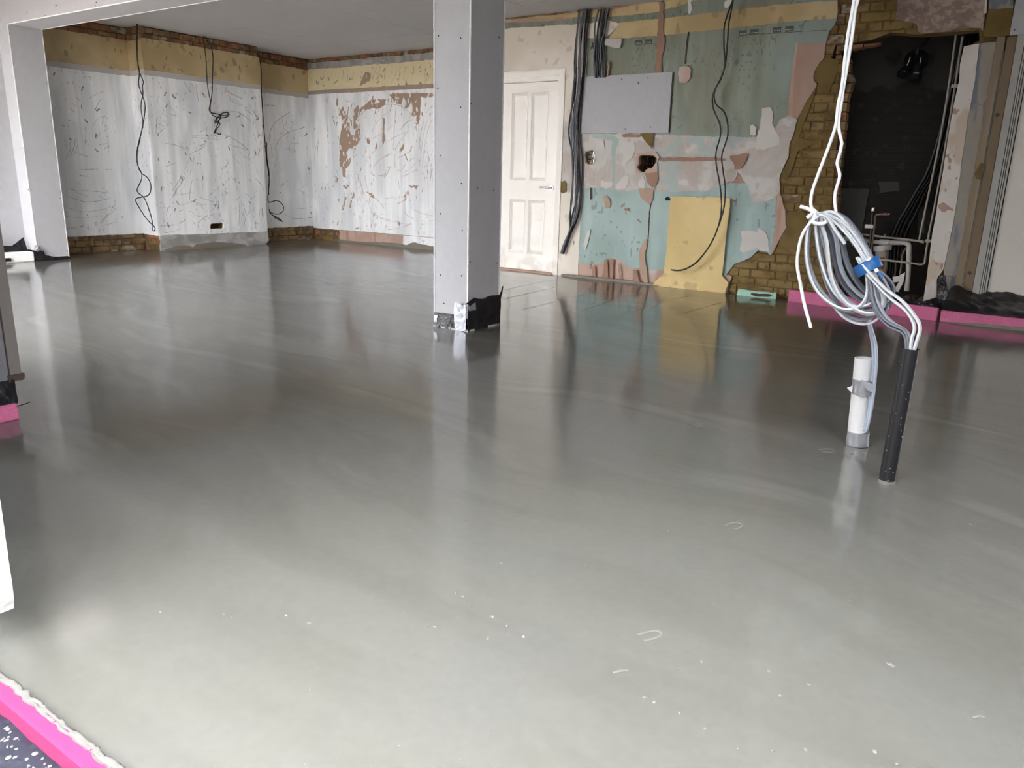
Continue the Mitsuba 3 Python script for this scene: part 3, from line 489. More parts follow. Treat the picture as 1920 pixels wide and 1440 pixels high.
t = thing('timber_stud', 'pale brown upright timber stud beside the cement smeared board', 'timber stud')
scene[t] = mikit.ply(rbox(-.606, -.549, YK - .015, YK + .05, .06, 2.10, .003), 'mat_timber')
t = thing('timber_stud', 'darker brown timber stud between the pale stud and the white door frame', 'timber stud')
scene[t] = mikit.ply(rbox(-.542, -.476, YK - .002, YK + .05, .06, 2.10, .003), 'mat_timber_dark')
for z in (.36, 1.55): put(t + '__knot', plate(Point(-.515, z).buffer(.014), K, .002, .0015), 'grime')
t = thing('plasterboard_offcut', 'grey plasterboard piece fixed above the white door frame', 'plasterboard')
scene[t] = mikit.ply(mbox(-.525, .62, YK - .045, YK - .02, 2.10, 2.59), 'mat_board')
for (x, z) in ((-.50, 2.135), (-.1, 2.135)): put(t + '__screw', plate(Point(x, z).buffer(.005, 4), K, .045, .0012), 'screw')
t = thing('timber_noggin', 'dark timber block above the expanding foam', 'timber')
scene[t] = mikit.ply(plate(Polygon([(-0.717,2.477),(-0.555,2.460),(-0.536,2.285),(-0.692,2.296)]), K, -.04, .045), 'mat_slurry')

# ------------------------------------------------------------------ doors
def panel_door(key, x0, x1, z0, z1, y, panels, th=.04, mat='gloss'):
    leaf = box(x0, z0, x1, z1)
    for p in panels: leaf = leaf.difference(box(*p))
    put(key + '__leaf', plate(leaf, f'Y{y}', -th, th), mat)
    for (a, b, c, d) in panels:
        def ring(r0, h0, r1, h1):
            o = [(a + r0, b + r0), (c - r0, b + r0), (c - r0, d - r0), (a + r0, d - r0)]; i = [(a + r1, b + r1), (c - r1, b + r1), (c - r1, d - r1), (a + r1, d - r1)]
            V = [(u, w, h0) for u, w in o] + [(u, w, h1) for u, w in i]; F = []
            for k in range(4): F += [(k, (k + 1) % 4, 4 + (k + 1) % 4), (k, 4 + (k + 1) % 4, 4 + k)]
            return trimesh.Trimesh(V, F, process=False)
        m = cat_([ring(0, 0, .006, .003), ring(.006, .003, .014, -.004), ring(.014, -.004, .034, -.017), ring(.034, -.017, .038, -.017), trimesh.Trimesh([(a + .038, b + .038, -.017), (c - .038, b + .038, -.017), (c - .038, d - .038, -.017), (a + .038, d - .038, -.017)], [(0, 1, 2), (0, 2, 3)])])
        m.apply_transform(frame(f'Y{y}', 0)); put(key + '__panel', m, 'gloss')
def arch(key, x0, x1, z0, z1, y, w, depth=.02, both=True):
    for (a, b) in (((0, w), (1, 1)) if True else ()): pass
    prof = [(0, 0), (.018, 0), (.022, .25), (.016, .55), (.012, .8), (.008, 1.0), (0, 1.0)]
    def side(xa, xb, top):
        V = []
        for h, s in prof:
            x = xa + (xb - xa) * s; V.append((x, z0, h)); V.append((x, z1 + (w * (1 - s)), h))
        F = []
        n = len(prof)
        for k in range(n - 1):
            q = [2 * k, 2 * k + 1, 2 * k + 3, 2 * k + 2]; F += [(q[0], q[1], q[2]), (q[0], q[2], q[3])]
        return trimesh.Trimesh(V, F, process=False)
    V = []; F = []
    for h, s in prof: V += [(x0 - w * (1 - s), z1 + w * (1 - s), h), (x1 + w * (1 - s), z1 + w * (1 - s), h)]
    for k in range(len(prof) - 1): F += [(2 * k, 2 * k + 1, 2 * k + 3), (2 * k, 2 * k + 3, 2 * k + 2)]
    for m in (side(x0 - w, x0, 1), side(x1 + w, x1, 1), trimesh.Trimesh(V, F, process=False)):
        m.apply_transform(frame(f'Y{y}', 0)); put(key + '__architrave', m, 'gloss')
D = struct('door_1', 'white four panel door with a chrome lever handle')
pn = [[(-4.978,0.974),(-4.810,1.867)], [(-4.673,0.976),(-4.487,1.860)], [(-4.992,0.198),(-4.818,0.774)], [(-4.676,0.193),(-4.502,0.777)]]
px = [sorted([pn[0][0][0], pn[0][1][0]]), sorted([pn[1][0][0], pn[1][1][0]])]
z_hi = (pn[0][0][1], pn[0][1][1]); z_lo = (pn[2][0][1], pn[2][1][1])
XL, XR = -5.12, -4.425
pw = .215
panels = [(XL + .115, z_hi[0], XL + .115 + pw, z_hi[1]), (XR - .115 - pw, z_hi[0], XR - .115, z_hi[1]), (XL + .115, z_lo[0], XL + .115 + pw, z_lo[1]), (XR - .115 - pw, z_lo[0], XR - .115, z_lo[1])]
panel_door(D, XL, XR, .018, 1.962, YK + .025, panels)
put(D + '__frame', plate(box(-5.27, 0, -4.385, 2.03).difference(box(XL - .004, -.1, XR + .004, 1.966)), K, -.12, .118), 'gloss')
put(D + '__stop_gap', mbox(XL - .03, XR + .03, YK + .07, YK + .09, 0, 2.0), 'grime')
arch(D, -5.165, -4.40, .0, 2.005, YK, .07)
put(D + '__threshold', mbox(XL - .02, XR + .03, YK - .03, YK + .06, .0, .016), 'brown')
hx, hz_ = -4.462, .905; y0 = YK + .025
h = put(D + '__handle', tube([(hx, y0 - .012, hz_), (hx, y0 - .045, hz_), (hx - .02, y0 - .056, hz_ + .002), (hx - .06, y0 - .056, hz_ + .004), (hx - .115, y0 - .052, hz_ + .002)], .0085, 10), 'chrome', True, 'chrome lever handle')
put(h + '__rose', cyl((hx, y0, hz_), (hx, y0 - .012, hz_), .025, 20), 'chrome', 40)
D = struct('door_2', 'large off white door in a moulded frame at the right')
panel_door(D, -.372, .45, .12, 2.12, YK - .02, [(-.24, 1.02, .01, 1.95), (.09, 1.02, .34, 1.95), (-.24, .3, .01, .86), (.09, .3, .34, .86)][:0], mat='door_cream')
for xa, xb, h in ((-.472, -.424, .03), (-.4195, -.409, .034), (-.4045, -.396, .034), (-.3915, -.378, .03)): put(D + '__architrave', mbox(xa, xb, YK - h - .01, YK + .02, .1, 2.14), 'frame')
put(D + '__architrave', mbox(-.472, .53, YK - .035, YK + .02, 2.14, 2.2), 'frame')
put(D + '__sill', mbox(-.105, .45, YK - .07, YK - .02, .12, .17), 'frame')

struct('wall_added_backing'); scene['wall_added_backing'] = mikit.ply(mbox(-.59, .8, YK + .17, YK + .2, 0, 2.5), 'mat_dark')  # black backing added to keep sky out of the door gaps
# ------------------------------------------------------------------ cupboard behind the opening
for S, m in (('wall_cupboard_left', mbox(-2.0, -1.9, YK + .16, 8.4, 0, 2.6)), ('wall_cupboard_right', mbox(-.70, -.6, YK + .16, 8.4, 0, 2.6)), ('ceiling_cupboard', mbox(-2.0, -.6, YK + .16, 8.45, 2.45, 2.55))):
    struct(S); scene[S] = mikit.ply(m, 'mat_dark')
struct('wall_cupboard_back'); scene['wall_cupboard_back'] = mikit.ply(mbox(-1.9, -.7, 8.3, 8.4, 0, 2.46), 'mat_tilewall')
YQ = 'Y8.3'
for i, pts in enumerate(([(-1.870,0.981),(-1.539,0.981),(-1.553,0.791),(-1.559,0.572),(-1.814,0.538)], [(-1.841,0.460),(-1.560,0.516),(-1.562,0.330),(-1.581,0.067),(-1.787,0.033)])):
    put('wall_cupboard_back__wall_board', plate(rough(pts, .006, .04, 140 + i), 'Y8.25', 0, .02), 'fiber', label='pale speckled board panel')
for i, pts in enumerate(([(-1.475,1.055),(-1.298,1.050),(-1.287,0.971),(-1.461,0.948)], [(-1.110,0.827),(-1.031,0.839),(-1.019,0.593),(-1.076,0.590)])):
    put('wall_cupboard_back__plaster_patch', plate(rough(pts, .012, .03, 150 + i), 'Y8.29', 0, .004), 'fiber')
lamp = thing('ceiling_lamp', 'black two spot ceiling lamp hanging loose in the dark cupboard opening', 'lamp')
c0 = [(-1.216,2.043),(-1.218,2.089),(-1.213,2.134),(-1.163,2.151),(-1.154,2.171)]
lx, lz = c0[0]
m = trimesh.creation.cylinder(radius=.095, height=.022, sections=28); m.apply_transform(trimesh.transformations.rotation_matrix(math.radians(62), [1, 0.15, 0])); m.apply_translation([lx, 7.7, lz]); put(lamp + '__base_plate', m, 'black', 30)
put(lamp + '__flex', tube([(c0[2][0], 7.7, c0[2][1] - .05), (c0[2][0], 7.7, c0[2][1]), (c0[3][0], 7.72, c0[3][1] + .03), (c0[3][0] + .02, 7.75, 2.44)], .005, 6), 'black', True)
put(lamp + '__terminal', mbox(c0[2][0] - .012, c0[2][0] + .012, 7.66, 7.69, c0[2][1] - .05, c0[2][1]), 'black')
for arm, hd in (([(-1.254,2.062),(-1.260,2.030),(-1.271,1.993)], [(-1.275,1.981),(-1.282,1.948),(-1.292,1.902)]), ([(-1.170,2.055),(-1.172,2.031),(-1.175,2.002)], [(-1.179,2.006),(-1.186,1.941),(-1.191,1.866)])):
    yy = 7.63; put(lamp + '__arm', tube(onY(arm, yy), .005, 8), 'chrome', True)
    a, b = np.array([hd[0][0], yy, hd[0][1]]), np.array([hd[2][0], yy - .03, hd[2][1]]); d = b - a
    k = put(lamp + '__spot', tube([a, a + d * .06, a + d * .2, a + d * .55, a + d * .6, a + d * .95, b], [.014, .028, .036, .038, .044, .044, .03], 18, smooth=False), 'black', 40)
    put(k + '__rim', cyl(a + d * .6, a + d * .66, .046, 18), 'chrome', 40)
# pipes in the cupboard
def pipe(key, label, pts, r, mat, cat='pipe', group=None, n=8, sides=10):
    t = thing(key, label, cat, group); scene[t] = mikit.ply(tube(pts, r, sides, n=n), 'mat_' + mat, smooth=40); return t
pA = onY([(-0.909,2.181),(-0.903,1.837),(-0.902,1.475)], 7.39) + onY([(-0.922,0.977),(-0.927,0.743),(-0.940,0.583)], 7.39)
pipe('supply_pipe', 'thin painted pipe running down the right of the opening, the left one of the pair', [pA[0], pA[2], pA[3], pA[5]], .009, 'pipe_paint')
pB = onY([(-0.858,2.152),(-0.858,1.801),(-0.853,1.472)], 7.36) + onY([(-0.862,0.836),(-0.870,0.649),(-0.870,0.554),(-0.868,0.426),(-0.872,0.390),(-0.896,0.380),(-0.948,0.384),(-1.106,0.393),(-1.268,0.399)], 7.36)
t = pipe('supply_pipe', 'thin painted pipe that runs down beside the white jamb and turns left at the bottom', [pB[0], pB[2]] + pB[3:], .009, 'pipe_paint')
for p in ([(-0.858,1.789),(-0.856,1.787)], [(-0.867,0.578),(-0.866,0.574)]):
    put(t + '__clip', mbox(p[0][0] - .02, p[0][0] + .035, 7.34, 7.38, p[0][1] - .012, p[0][1] + .012), 'pipe_paint')
pC = onY([(-1.447,0.597),(-1.344,0.595),(-1.215,0.585),(-1.058,0.577),(-0.902,0.564)], 7.42)
t = pipe('supply_pipe', 'thin painted pipe running level across the bottom of the opening', pC, .009, 'pipe_paint')
put(t + '__joint', cyl(pC[2] + np.array([0, 0, -.01]), pC[2] + np.array([0, 0, .025]), .006), 'pipe_paint', True); put(t + '__joint', cyl(pC[4] - np.array([.03, 0, -.003]), pC[4], .014), 'pipe_paint', True)
w = thing('waste_pipe', 'dirty white plastic waste pipe with a bottle trap in the cupboard opening', 'pipe')
pW = onY([(-1.633,0.551),(-1.497,0.545),(-1.272,0.534),(-1.179,0.535)], 7.50); pV = onY([(-1.187,0.537),(-1.103,0.541),(-1.050,0.542),(-1.027,0.524),(-1.019,0.479),(-1.003,0.340),(-0.988,0.133),(-0.995,0.098)], 7.50)
put(w + '__pipe', tube(pW, .019, 12), 'pvc_dirty', True)
c = np.array(pV); put(w + '__pipe', tube([c[0], c[1], c[2], c[3], c[4], c[5], c[6]], .021, 12, n=6), 'pvc_dirty', True)
jj = onY([(-1.261,0.535),(-1.187,0.535)], 7.50); put(w + '__coupling', cyl(jj[0], jj[1], .026, 18), 'pvc_dirty', 40)
b = [(-1.234,0.509),(-1.227,0.464),(-1.228,0.439),(-1.221,0.305),(-1.214,0.221)]
put(w + '__collar', cyl((b[0][0], 7.50, b[0][1]), (b[1][0], 7.50, b[1][1]), .075, 24), 'pvc_dirty', 40)
put(w + '__bottle', tube([(b[1][0], 7.50, b[1][1]), (b[2][0], 7.50, b[2][1]), (b[3][0], 7.50, b[3][1]), (b[4][0], 7.50, b[4][1])], [.058, .056, .052, .045], 24, smooth=False), 'pipe_paint', 40, 'grimy clear trap body')
put(w + '__rust_band', tube([(b[2][0] - .012, 7.48, b[2][1] - .03), (b[3][0] - .012, 7.48, b[3][1])], .05, 20), 'rust_fill', 40, 'rust coloured sludge')
v = thing('service_pipe', 'dark rising pipe with a chrome valve on top, behind the cable coil', 'pipe')
q = onY([(-1.314,0.794),(-1.311,0.690),(-1.301,0.528),(-1.309,0.429)], 7.3); put(v + '__pipe', tube(q, .011, 10), 'black', True)
q2 = onY([(-1.316,0.830),(-1.313,0.802)], 7.3); put(v + '__valve', cyl(q2[0], q2[1], .018, 14), 'chrome', 40); put(v + '__clip', mbox(q[1][0] - .045, q[1][0] + .02, 7.27, 7.3, q[1][2] - .03, q[1][2]), 'pvc_white')
v = thing('service_pipe', 'dark rising pipe with an elbow and a small red lever valve', 'pipe')
q = onY([(-1.236,0.780),(-1.280,0.773),(-1.294,0.762),(-1.292,0.722),(-1.291,0.625),(-1.290,0.445)], 7.32); put(v + '__pipe', tube(q, .011, 10), 'copper', True)
q2 = onY([(-1.243,0.777),(-1.184,0.784)], 7.32); put(v + '__valve', cyl(q2[0], q2[1], .009, 12), 'steel', True); m = onY([(-1.226,0.790),(-1.199,0.779)], 7.3); put(v + '__lever', mbox(m[0][0], m[1][0], 7.28, 7.31, m[1][2], m[0][2]), 'red')
for i, s in enumerate(("985,-10 880,180 760,390 620,660 590,900 575,1150", "1005,0 900,190 790,380 655,640 630,800 600,1100", "1030,10 920,200 810,400 690,650 660,820 620,1120")):
    pass
hoses = [[(-0.993,1.153),(-1.048,1.001),(-1.114,0.830),(-1.190,0.603),(-1.185,0.402),(-1.168,0.190)], [(-0.977,1.146),(-1.032,0.994),(-1.092,0.839),(-1.165,0.621),(-1.166,0.488),(-1.154,0.234)], [(-0.957,1.138),(-1.016,0.986),(-1.075,0.823),(-1.137,0.615),(-1.140,0.473),(-1.136,0.219)], [(-0.942,1.131),(-0.999,0.971),(-1.043,0.808),(-1.100,0.625),(-1.117,0.474),(-1.123,0.237)]]
for i, hpts in enumerate(hoses):
    top = hpts[0]
    pipe('hanging_hose', ('leftmost', 'second from the left', 'third from the left', 'rightmost')[i] + ' of the four black hoses slanting across the dark cupboard opening', [(top[0] + .13, 7.66 + .03 * i, 2.45)] + [(a, 7.68 + .03 * i, b) for a, b in hpts], .016, 'black', 'hose', 'hoses slanting in the cupboard')
for i, s in enumerate(([(-1.046,0.510),(-1.074,0.442),(-1.071,0.368),(-1.074,0.141)], [(-1.124,0.363),(-1.117,0.280),(-1.121,0.170)], [(-1.079,0.367),(-1.072,0.267),(-1.085,0.140)])):
    pipe('rusty_pipe', ('longest, curved rusty pipe stub beside the white waste pipe', 'short rusty pipe stub, leftmost of three low in the cupboard opening', 'rusty pipe stub between the curved stub and the short one')[i], onY(s, 7.57 + .03 * i), .010, 'copper', 'pipe', 'rusty pipe stubs')
t = thing('board_scrap', 'white scrap of board leaning under the waste pipe', 'board')
scene[t] = mikit.ply(plate(Polygon([(-1.113,0.249),(-1.068,0.257),(-1.020,0.295),(-1.020,0.215),(-1.049,0.120),(-1.088,0.129),(-1.054,0.212),(-1.098,0.199)]), 'Y7.48', 0, .012), 'mat_whitepaint')
t = thing('rubble', 'dark loose rubble on the cupboard floor', 'rubble')
ms = []
rng = random.Random(9)
for i in range(60):
    m = trimesh.creation.icosphere(1, rng.uniform(.02, .06)); m.vertices *= (.6 + .8 * meshkit.noise(m.vertices * 30 + i, i))[:, None]; m.apply_translation([rng.uniform(-1.6, -.8), rng.uniform(7.3, 7.9), rng.uniform(0.01, .07)]); ms.append(m)
scene[t] = mikit.ply(cat_(ms), 'mat_grime'); labels[t]['kind'] = 'stuff'
t = thing('roof_batten', 'dim timber batten across the top of the cupboard opening', 'timber')
scene[t] = mikit.ply(tube(onY([(-1.768,2.170),(-1.694,2.218),(-1.598,2.281),(-1.466,2.314)], 7.9), .012, 6), 'mat_timber')

# ------------------------------------------------------------------ lounge: far wall
W2 = struct('wall_back_lounge')
scene[W2] = mikit.ply(mbox(-9.7, -5.4, YB + .01, YB + .2, 0, 2.6), 'mat_mortar')
struct('wall_step'); scene['wall_step'] = mikit.ply(mbox(-5.6, -5.4, YK, YB + .01, 0, 2.6), 'mat_board')
lay_bricks(W2, B, box(-9.45, .0, -8.9, .20), .0, -.012, .012, ['brick', 'brick_dirty', 'brick_red'], 31, .0755, .2265)
lay_bricks(W2, B, box(-9.45, 2.545, -5.6, 2.605), 2.55, -.012, .02, ['brick_dirty', 'brick_red'], 32)
wl = rough(box(-9.47, .17, -5.6, 2.11), .008, .03, 61); put(W2 + '__white_paint', plate(wl, B, -.01, .03), 'white')
put(W2 + '__cream_band', plate(rough(box(-9.47, 2.165, -5.6, 2.47), .008, .03, 62), B, -.01, .031), 'cream', label='cream band above the old picture rail line')
put(W2 + '__picture_rail_scar', plate(rough(box(-9.47, 2.09, -8.75, 2.18), .004, .05, 63), B, -.01, .0295), 'rail'); put(W2 + '__picture_rail_scar', plate(rough(box(-8.8, 2.09, -5.6, 2.19), .01, .04, 64), B, -.01, .0298), 'rail_brown')
put(W2 + '__torn_cornice', plate(rough(box(-9.47, 2.455, -5.6, 2.545), .02, .03, 65), B, -.01, .034), 'cement', label='torn grey cornice edge')
put(W2 + '__plaster_skirt', plate(rough(box(-8.9, -.02, -7.6, .17), .006, .03, 66), B, -.01, .028), 'pink', label='bare pink plaster strip where the skirting was')
put(W2 + '__plaster_skirt', plate(rough(box(-7.62, -.02, -5.6, .175), .006, .03, 68), B, -.01, .028), 'white')
put(W2 + '__skirt_line', plate(box(-8.9, .168, -5.6, .176), B, .019, .0025), 'scratch_red')
put(W2 + '__screed_splash', plate(rough([(-8.95, -.02), (-8.9, .03), (-8.5, .02), (-8.0, .045), (-7.7, .05), (-7.55, .035), (-7.4, .09), (-7.2, .06), (-6.9, .04), (-5.7, .035), (-5.6, -.02)], .01, .03, 67), B, .018, .008), 'splash')
peel = [[(-8.810,1.833),(-8.764,1.927),(-8.719,1.862),(-8.728,1.799),(-8.674,1.808),(-8.638,1.924),(-8.643,1.797),(-8.618,1.637),(-8.606,1.541),(-8.543,1.519),(-8.493,1.604),(-8.459,1.688),(-8.409,1.603),(-8.405,1.454),(-8.485,1.390),(-8.565,1.369),(-8.582,1.326),(-8.645,1.347),(-8.695,1.293),(-8.683,1.206),(-8.603,1.207),(-8.621,1.141),(-8.704,1.085),(-8.749,1.019),(-8.726,0.942),(-8.791,0.947),(-8.802,1.084),(-8.851,1.083),(-8.846,1.325),(-8.833,1.478),(-8.793,1.639),(-8.758,1.714)],
        [(-8.529,1.879),(-8.449,1.940),(-8.405,1.886),(-8.453,1.835),(-8.374,1.906),(-8.280,1.945),(-8.188,2.004),(-8.098,2.001),(-8.115,1.940),(-8.010,1.958),(-8.039,1.999),(-7.906,1.995),(-7.916,1.925),(-8.042,1.877),(-8.161,1.890),(-8.283,1.862),(-8.344,1.874),(-8.439,1.793),(-8.505,1.710),(-8.460,1.646),(-8.540,1.604),(-8.541,1.753)],
        [(-7.846,2.064),(-7.434,2.059),(-7.052,2.052),(-7.052,2.007),(-7.106,1.990),(-7.160,2.021),(-7.214,1.993),(-7.263,2.014),(-7.276,1.828),(-7.305,1.630),(-7.348,1.731),(-7.437,1.772),(-7.408,1.871),(-7.435,1.961),(-7.492,1.873),(-7.563,1.875),(-7.519,1.953),(-7.575,2.015),(-7.619,1.916),(-7.690,1.928),(-7.747,1.960),(-7.804,2.022)],
        [(-7.971,1.752),(-7.920,1.762),(-7.936,1.597),(-7.928,1.421),(-7.979,1.400)], [(-7.613,1.390),(-7.560,1.420),(-7.584,1.349),(-7.649,1.276),(-7.672,1.297)], [(-8.410,2.176),(-8.354,2.287),(-8.282,2.365),(-8.172,2.349),(-8.196,2.249),(-8.287,2.223),(-8.364,2.195)],
        [(-8.295,1.486),(-8.227,1.496),(-8.221,1.411),(-8.282,1.411)], [(-8.098,1.432),(-8.079,1.380),(-8.116,1.327),(-8.131,1.369)], [(-7.490,0.852),(-7.319,0.861),(-7.362,0.804),(-7.418,0.844),(-7.447,0.812)], [(-7.549,0.767),(-7.536,0.683),(-7.580,0.639),(-7.594,0.681)],
        [(-8.319,0.754),(-8.195,0.714),(-8.150,0.661),(-8.227,0.669)], [(-8.573,0.735),(-8.559,0.680),(-8.610,0.623),(-8.647,0.498),(-8.679,0.508),(-8.625,0.644)], [(-8.754,0.674),(-8.732,0.641),(-8.796,0.469),(-8.828,0.479)], [(-7.717,0.376),(-7.658,0.335),(-7.673,0.291),(-7.717,0.332)], [(-8.888,2.026),(-8.840,2.031),(-8.860,1.930),(-8.892,1.952)],
        [(-8.049,2.152),(-7.917,2.177),(-7.903,2.126),(-8.035,2.121)], [(-8.939,0.948),(-8.897,0.927),(-8.920,0.859),(-8.949,0.881)], [(-8.796,0.829),(-8.666,0.826),(-8.717,0.775),(-8.782,0.785)], [(-8.560,0.220),(-8.495,0.235),(-8.498,0.167),(-8.569,0.170)], [(-7.530,2.250),(-7.494,2.150),(-7.517,2.112),(-7.545,2.172)], [(-7.295,2.200),(-7.246,2.179),(-7.268,2.122)], [(-7.671,2.207),(-7.624,2.116),(-7.658,2.117)]]
for i, pts in enumerate(peel): 
    g = rough(rough(pts, .016, .011, 200 + i, 34), .008, .006, 300 + i, 90).intersection(box(-9.4, .2, -5.6, 2.5)); u0, w0, u1, w1 = g.bounds; fr = random.Random(i)
    for k in range(int(g.area * 420)):
        o = affinity.rotate(affinity.scale(Point(fr.uniform(u0, u1), fr.uniform(w0, w1)).buffer(.012, 4), fr.uniform(.4, 1.2), fr.uniform(1, 3.2)), fr.uniform(-40, 20)); g = g.difference(rough(o, .012, .006, k, 70))
    put(W2 + '__peeled_patch', plate(g, B, .0205, .0012), 'brown')
fr = random.Random(77); ms = []
for i in range(130):
    cx, cz = (fr.gauss(-8.55, .25), fr.gauss(1.55, .35)) if i % 3 == 0 else (fr.uniform(-8.8, -7.0), fr.gauss(1.95, .10)) if i % 3 == 1 else (fr.uniform(-9.2, -5.8), fr.uniform(.25, 2.0))
    k = fr.uniform(.3, 1.2); q = rough(affinity.rotate(affinity.scale(Point(cx, cz).buffer(.01 * k, 4), fr.uniform(.5, 1.1), fr.uniform(1.5, 4.5)), fr.uniform(-35, 20)), .014 * k, .008, i, 60)
    m = plate(q.intersection(box(-9.4, .2, -5.65, 2.08)), B, .0203, .0012)
    if m is not None: ms.append(m)
stuff(put(W2 + '__paint_flecks', cat_(ms), 'brown'))
arcs = [[(-8.186,1.558),(-8.046,1.723),(-7.807,1.851)], [(-8.219,1.464),(-7.930,1.577),(-7.665,1.716)], [(-8.194,1.274),(-7.904,1.431),(-7.553,1.563)], [(-8.185,1.060),(-8.060,1.179),(-7.818,1.286)], [(-7.744,1.328),(-7.582,1.512),(-7.468,1.572)], [(-7.688,1.224),(-7.557,1.266),(-7.442,1.328)],
        [(-7.632,1.038),(-7.530,1.153),(-7.386,1.226)], [(-7.604,0.975),(-7.474,1.019),(-7.345,1.073)], [(-7.287,1.430),(-7.244,1.629),(-7.161,1.806),(-7.058,1.881)], [(-7.260,1.309),(-7.203,1.589),(-7.134,1.727),(-7.058,1.803)], [(-7.233,1.003),(-7.218,1.309),(-7.134,1.608),(-7.058,1.706)], [(-7.109,0.904),(-7.094,1.108),(-7.163,1.309)],
        [(-8.456,1.772),(-8.221,1.892),(-7.981,1.926),(-7.690,1.918),(-7.493,1.833),(-7.466,1.733)], [(-7.951,0.668),(-7.771,0.685),(-7.594,0.702)], [(-8.319,0.743),(-8.135,0.662),(-7.985,0.537)], [(-8.172,0.441),(-7.958,0.374),(-7.717,0.354)], [(-7.658,0.335),(-7.424,0.326),(-7.180,0.350)], [(-7.450,0.570),(-7.307,0.502),(-7.054,0.461)],
        [(-7.596,0.532),(-7.481,0.430),(-7.251,0.389),(-7.054,0.409)], [(-8.217,1.028),(-8.126,0.976),(-7.914,1.001)], [(-7.773,1.328),(-7.754,1.595),(-7.720,1.859)], [(-7.760,1.265),(-7.748,1.098)], [(-7.713,0.602),(-7.594,0.649),(-7.536,0.683)], [(-7.900,0.235),(-7.659,0.270),(-7.452,0.346)], [(-7.638,1.594),(-7.466,1.713),(-7.326,1.700)], [(-7.313,1.610),(-7.287,1.308),(-7.303,1.105)]]
from scipy.interpolate import interp1d
def sm(a):
    a = np.array(a); t = np.arange(len(a)); return np.array(a) if len(a) < 3 else interp1d(t, a, kind='quadratic', axis=0)(np.linspace(0, len(a) - 1, 12))
low = box(-9.4, .2, -5.65, 2.08)
scratches(W2 + '__scratch_marks', B, low, 50, 12, 'scratch_red', .0205, .002, .006, .1, .4, [sm(a) for a in arcs], 70)
scratches(W2 + '__band_scratches', B, box(-9.3, 2.2, -5.65, 2.44), 0, 13, 'scratch_red', .0215, .003, .005, extra=[np.array(a) for a in ([(-7.845,2.144),(-7.756,2.240),(-7.668,2.384)], [(-8.150,2.257),(-8.118,2.337),(-8.057,2.424)], [(-8.046,2.263),(-7.998,2.431)], [(-7.930,2.248),(-7.897,2.415)], [(-7.657,2.216),(-7.631,2.411)], [(-7.572,2.232),(-7.547,2.387)],
    [(-7.405,2.205),(-7.389,2.379)], [(-8.733,2.283),(-8.710,2.437)], [(-8.639,2.258),(-8.641,2.372)], [(-8.545,2.275),(-8.517,2.366)], [(-7.173,2.137),(-7.145,2.309)], [(-8.179,2.289),(-8.147,2.378)])], big=40)

# ------------------------------------------------------------------ lounge: chimney breast and alcoves
W3 = struct('wall_chimney'); YL, YR = 5.56, 7.19
vent = box(6.30, .262, 6.49, .318)
vent = Polygon([(6.292,0.313),(6.474,0.319),(6.493,0.306),(6.480,0.246),(6.292,0.243),(6.276,0.263)])
scene[W3] = mikit.ply(plate(box(YL, 0, YR, 2.6).difference(vent), 'X-9.165', -.33, .31), 'mat_mortar')
PR = 'Y5.56'
put(W3 + '__vent_cavity', mbox(-9.4, -9.36, 6.2, 6.6, .2, .45), 'brick_red')
wl = rough(Polygon([(YL, .19), (YR, .17), (YR + .01, 2.06), (YL, 2.06)]), .008, .03, 71).difference(vent)
put(W3 + '__white_paint', plate(wl, 'X-9.165', -.02, .03), 'white')
put(W3 + '__tan_band', plate(rough(box(YL - .005, 2.12, YR + .02, 2.47), .012, .03, 72), 'X-9.165', -.02, .03), 'tan', label='tan paint above the old picture rail line')
put(W3 + '__picture_rail_scar', plate(rough(box(YL - .005, 2.05, YR + .02, 2.13), .003, .05, 73), 'X-9.165', -.02, .0285), 'ghost')
put(W3 + '__cement_skirt', plate(rough([(YL, 0), (YL, .195), (6.3, .185), (YR, .175), (YR + .01, .05), (YR - .05, 0)], .008, .03, 74), 'X-9.165', -.02, .034), 'cement', label='grey cement band at the foot of the chimney breast')
put(W3 + '__screed_splash', plate(rough([(YL + .03, -.02), (YL + .05, .02), (5.8, .055), (5.95, .05), (6.0, .02), (6.05, .06), (6.3, .075), (6.6, .05), (6.8, .015), (6.9, -.02)], .008, .02, 75), 'X-9.165', .014, .006), 'splash')
lay_bricks(W3, 'X-9.165', box(YL, 2.46, YR, 2.605), 2.45, -.02, .024, ['brick_dirty', 'brick_dirty', 'brick_red'], 41)
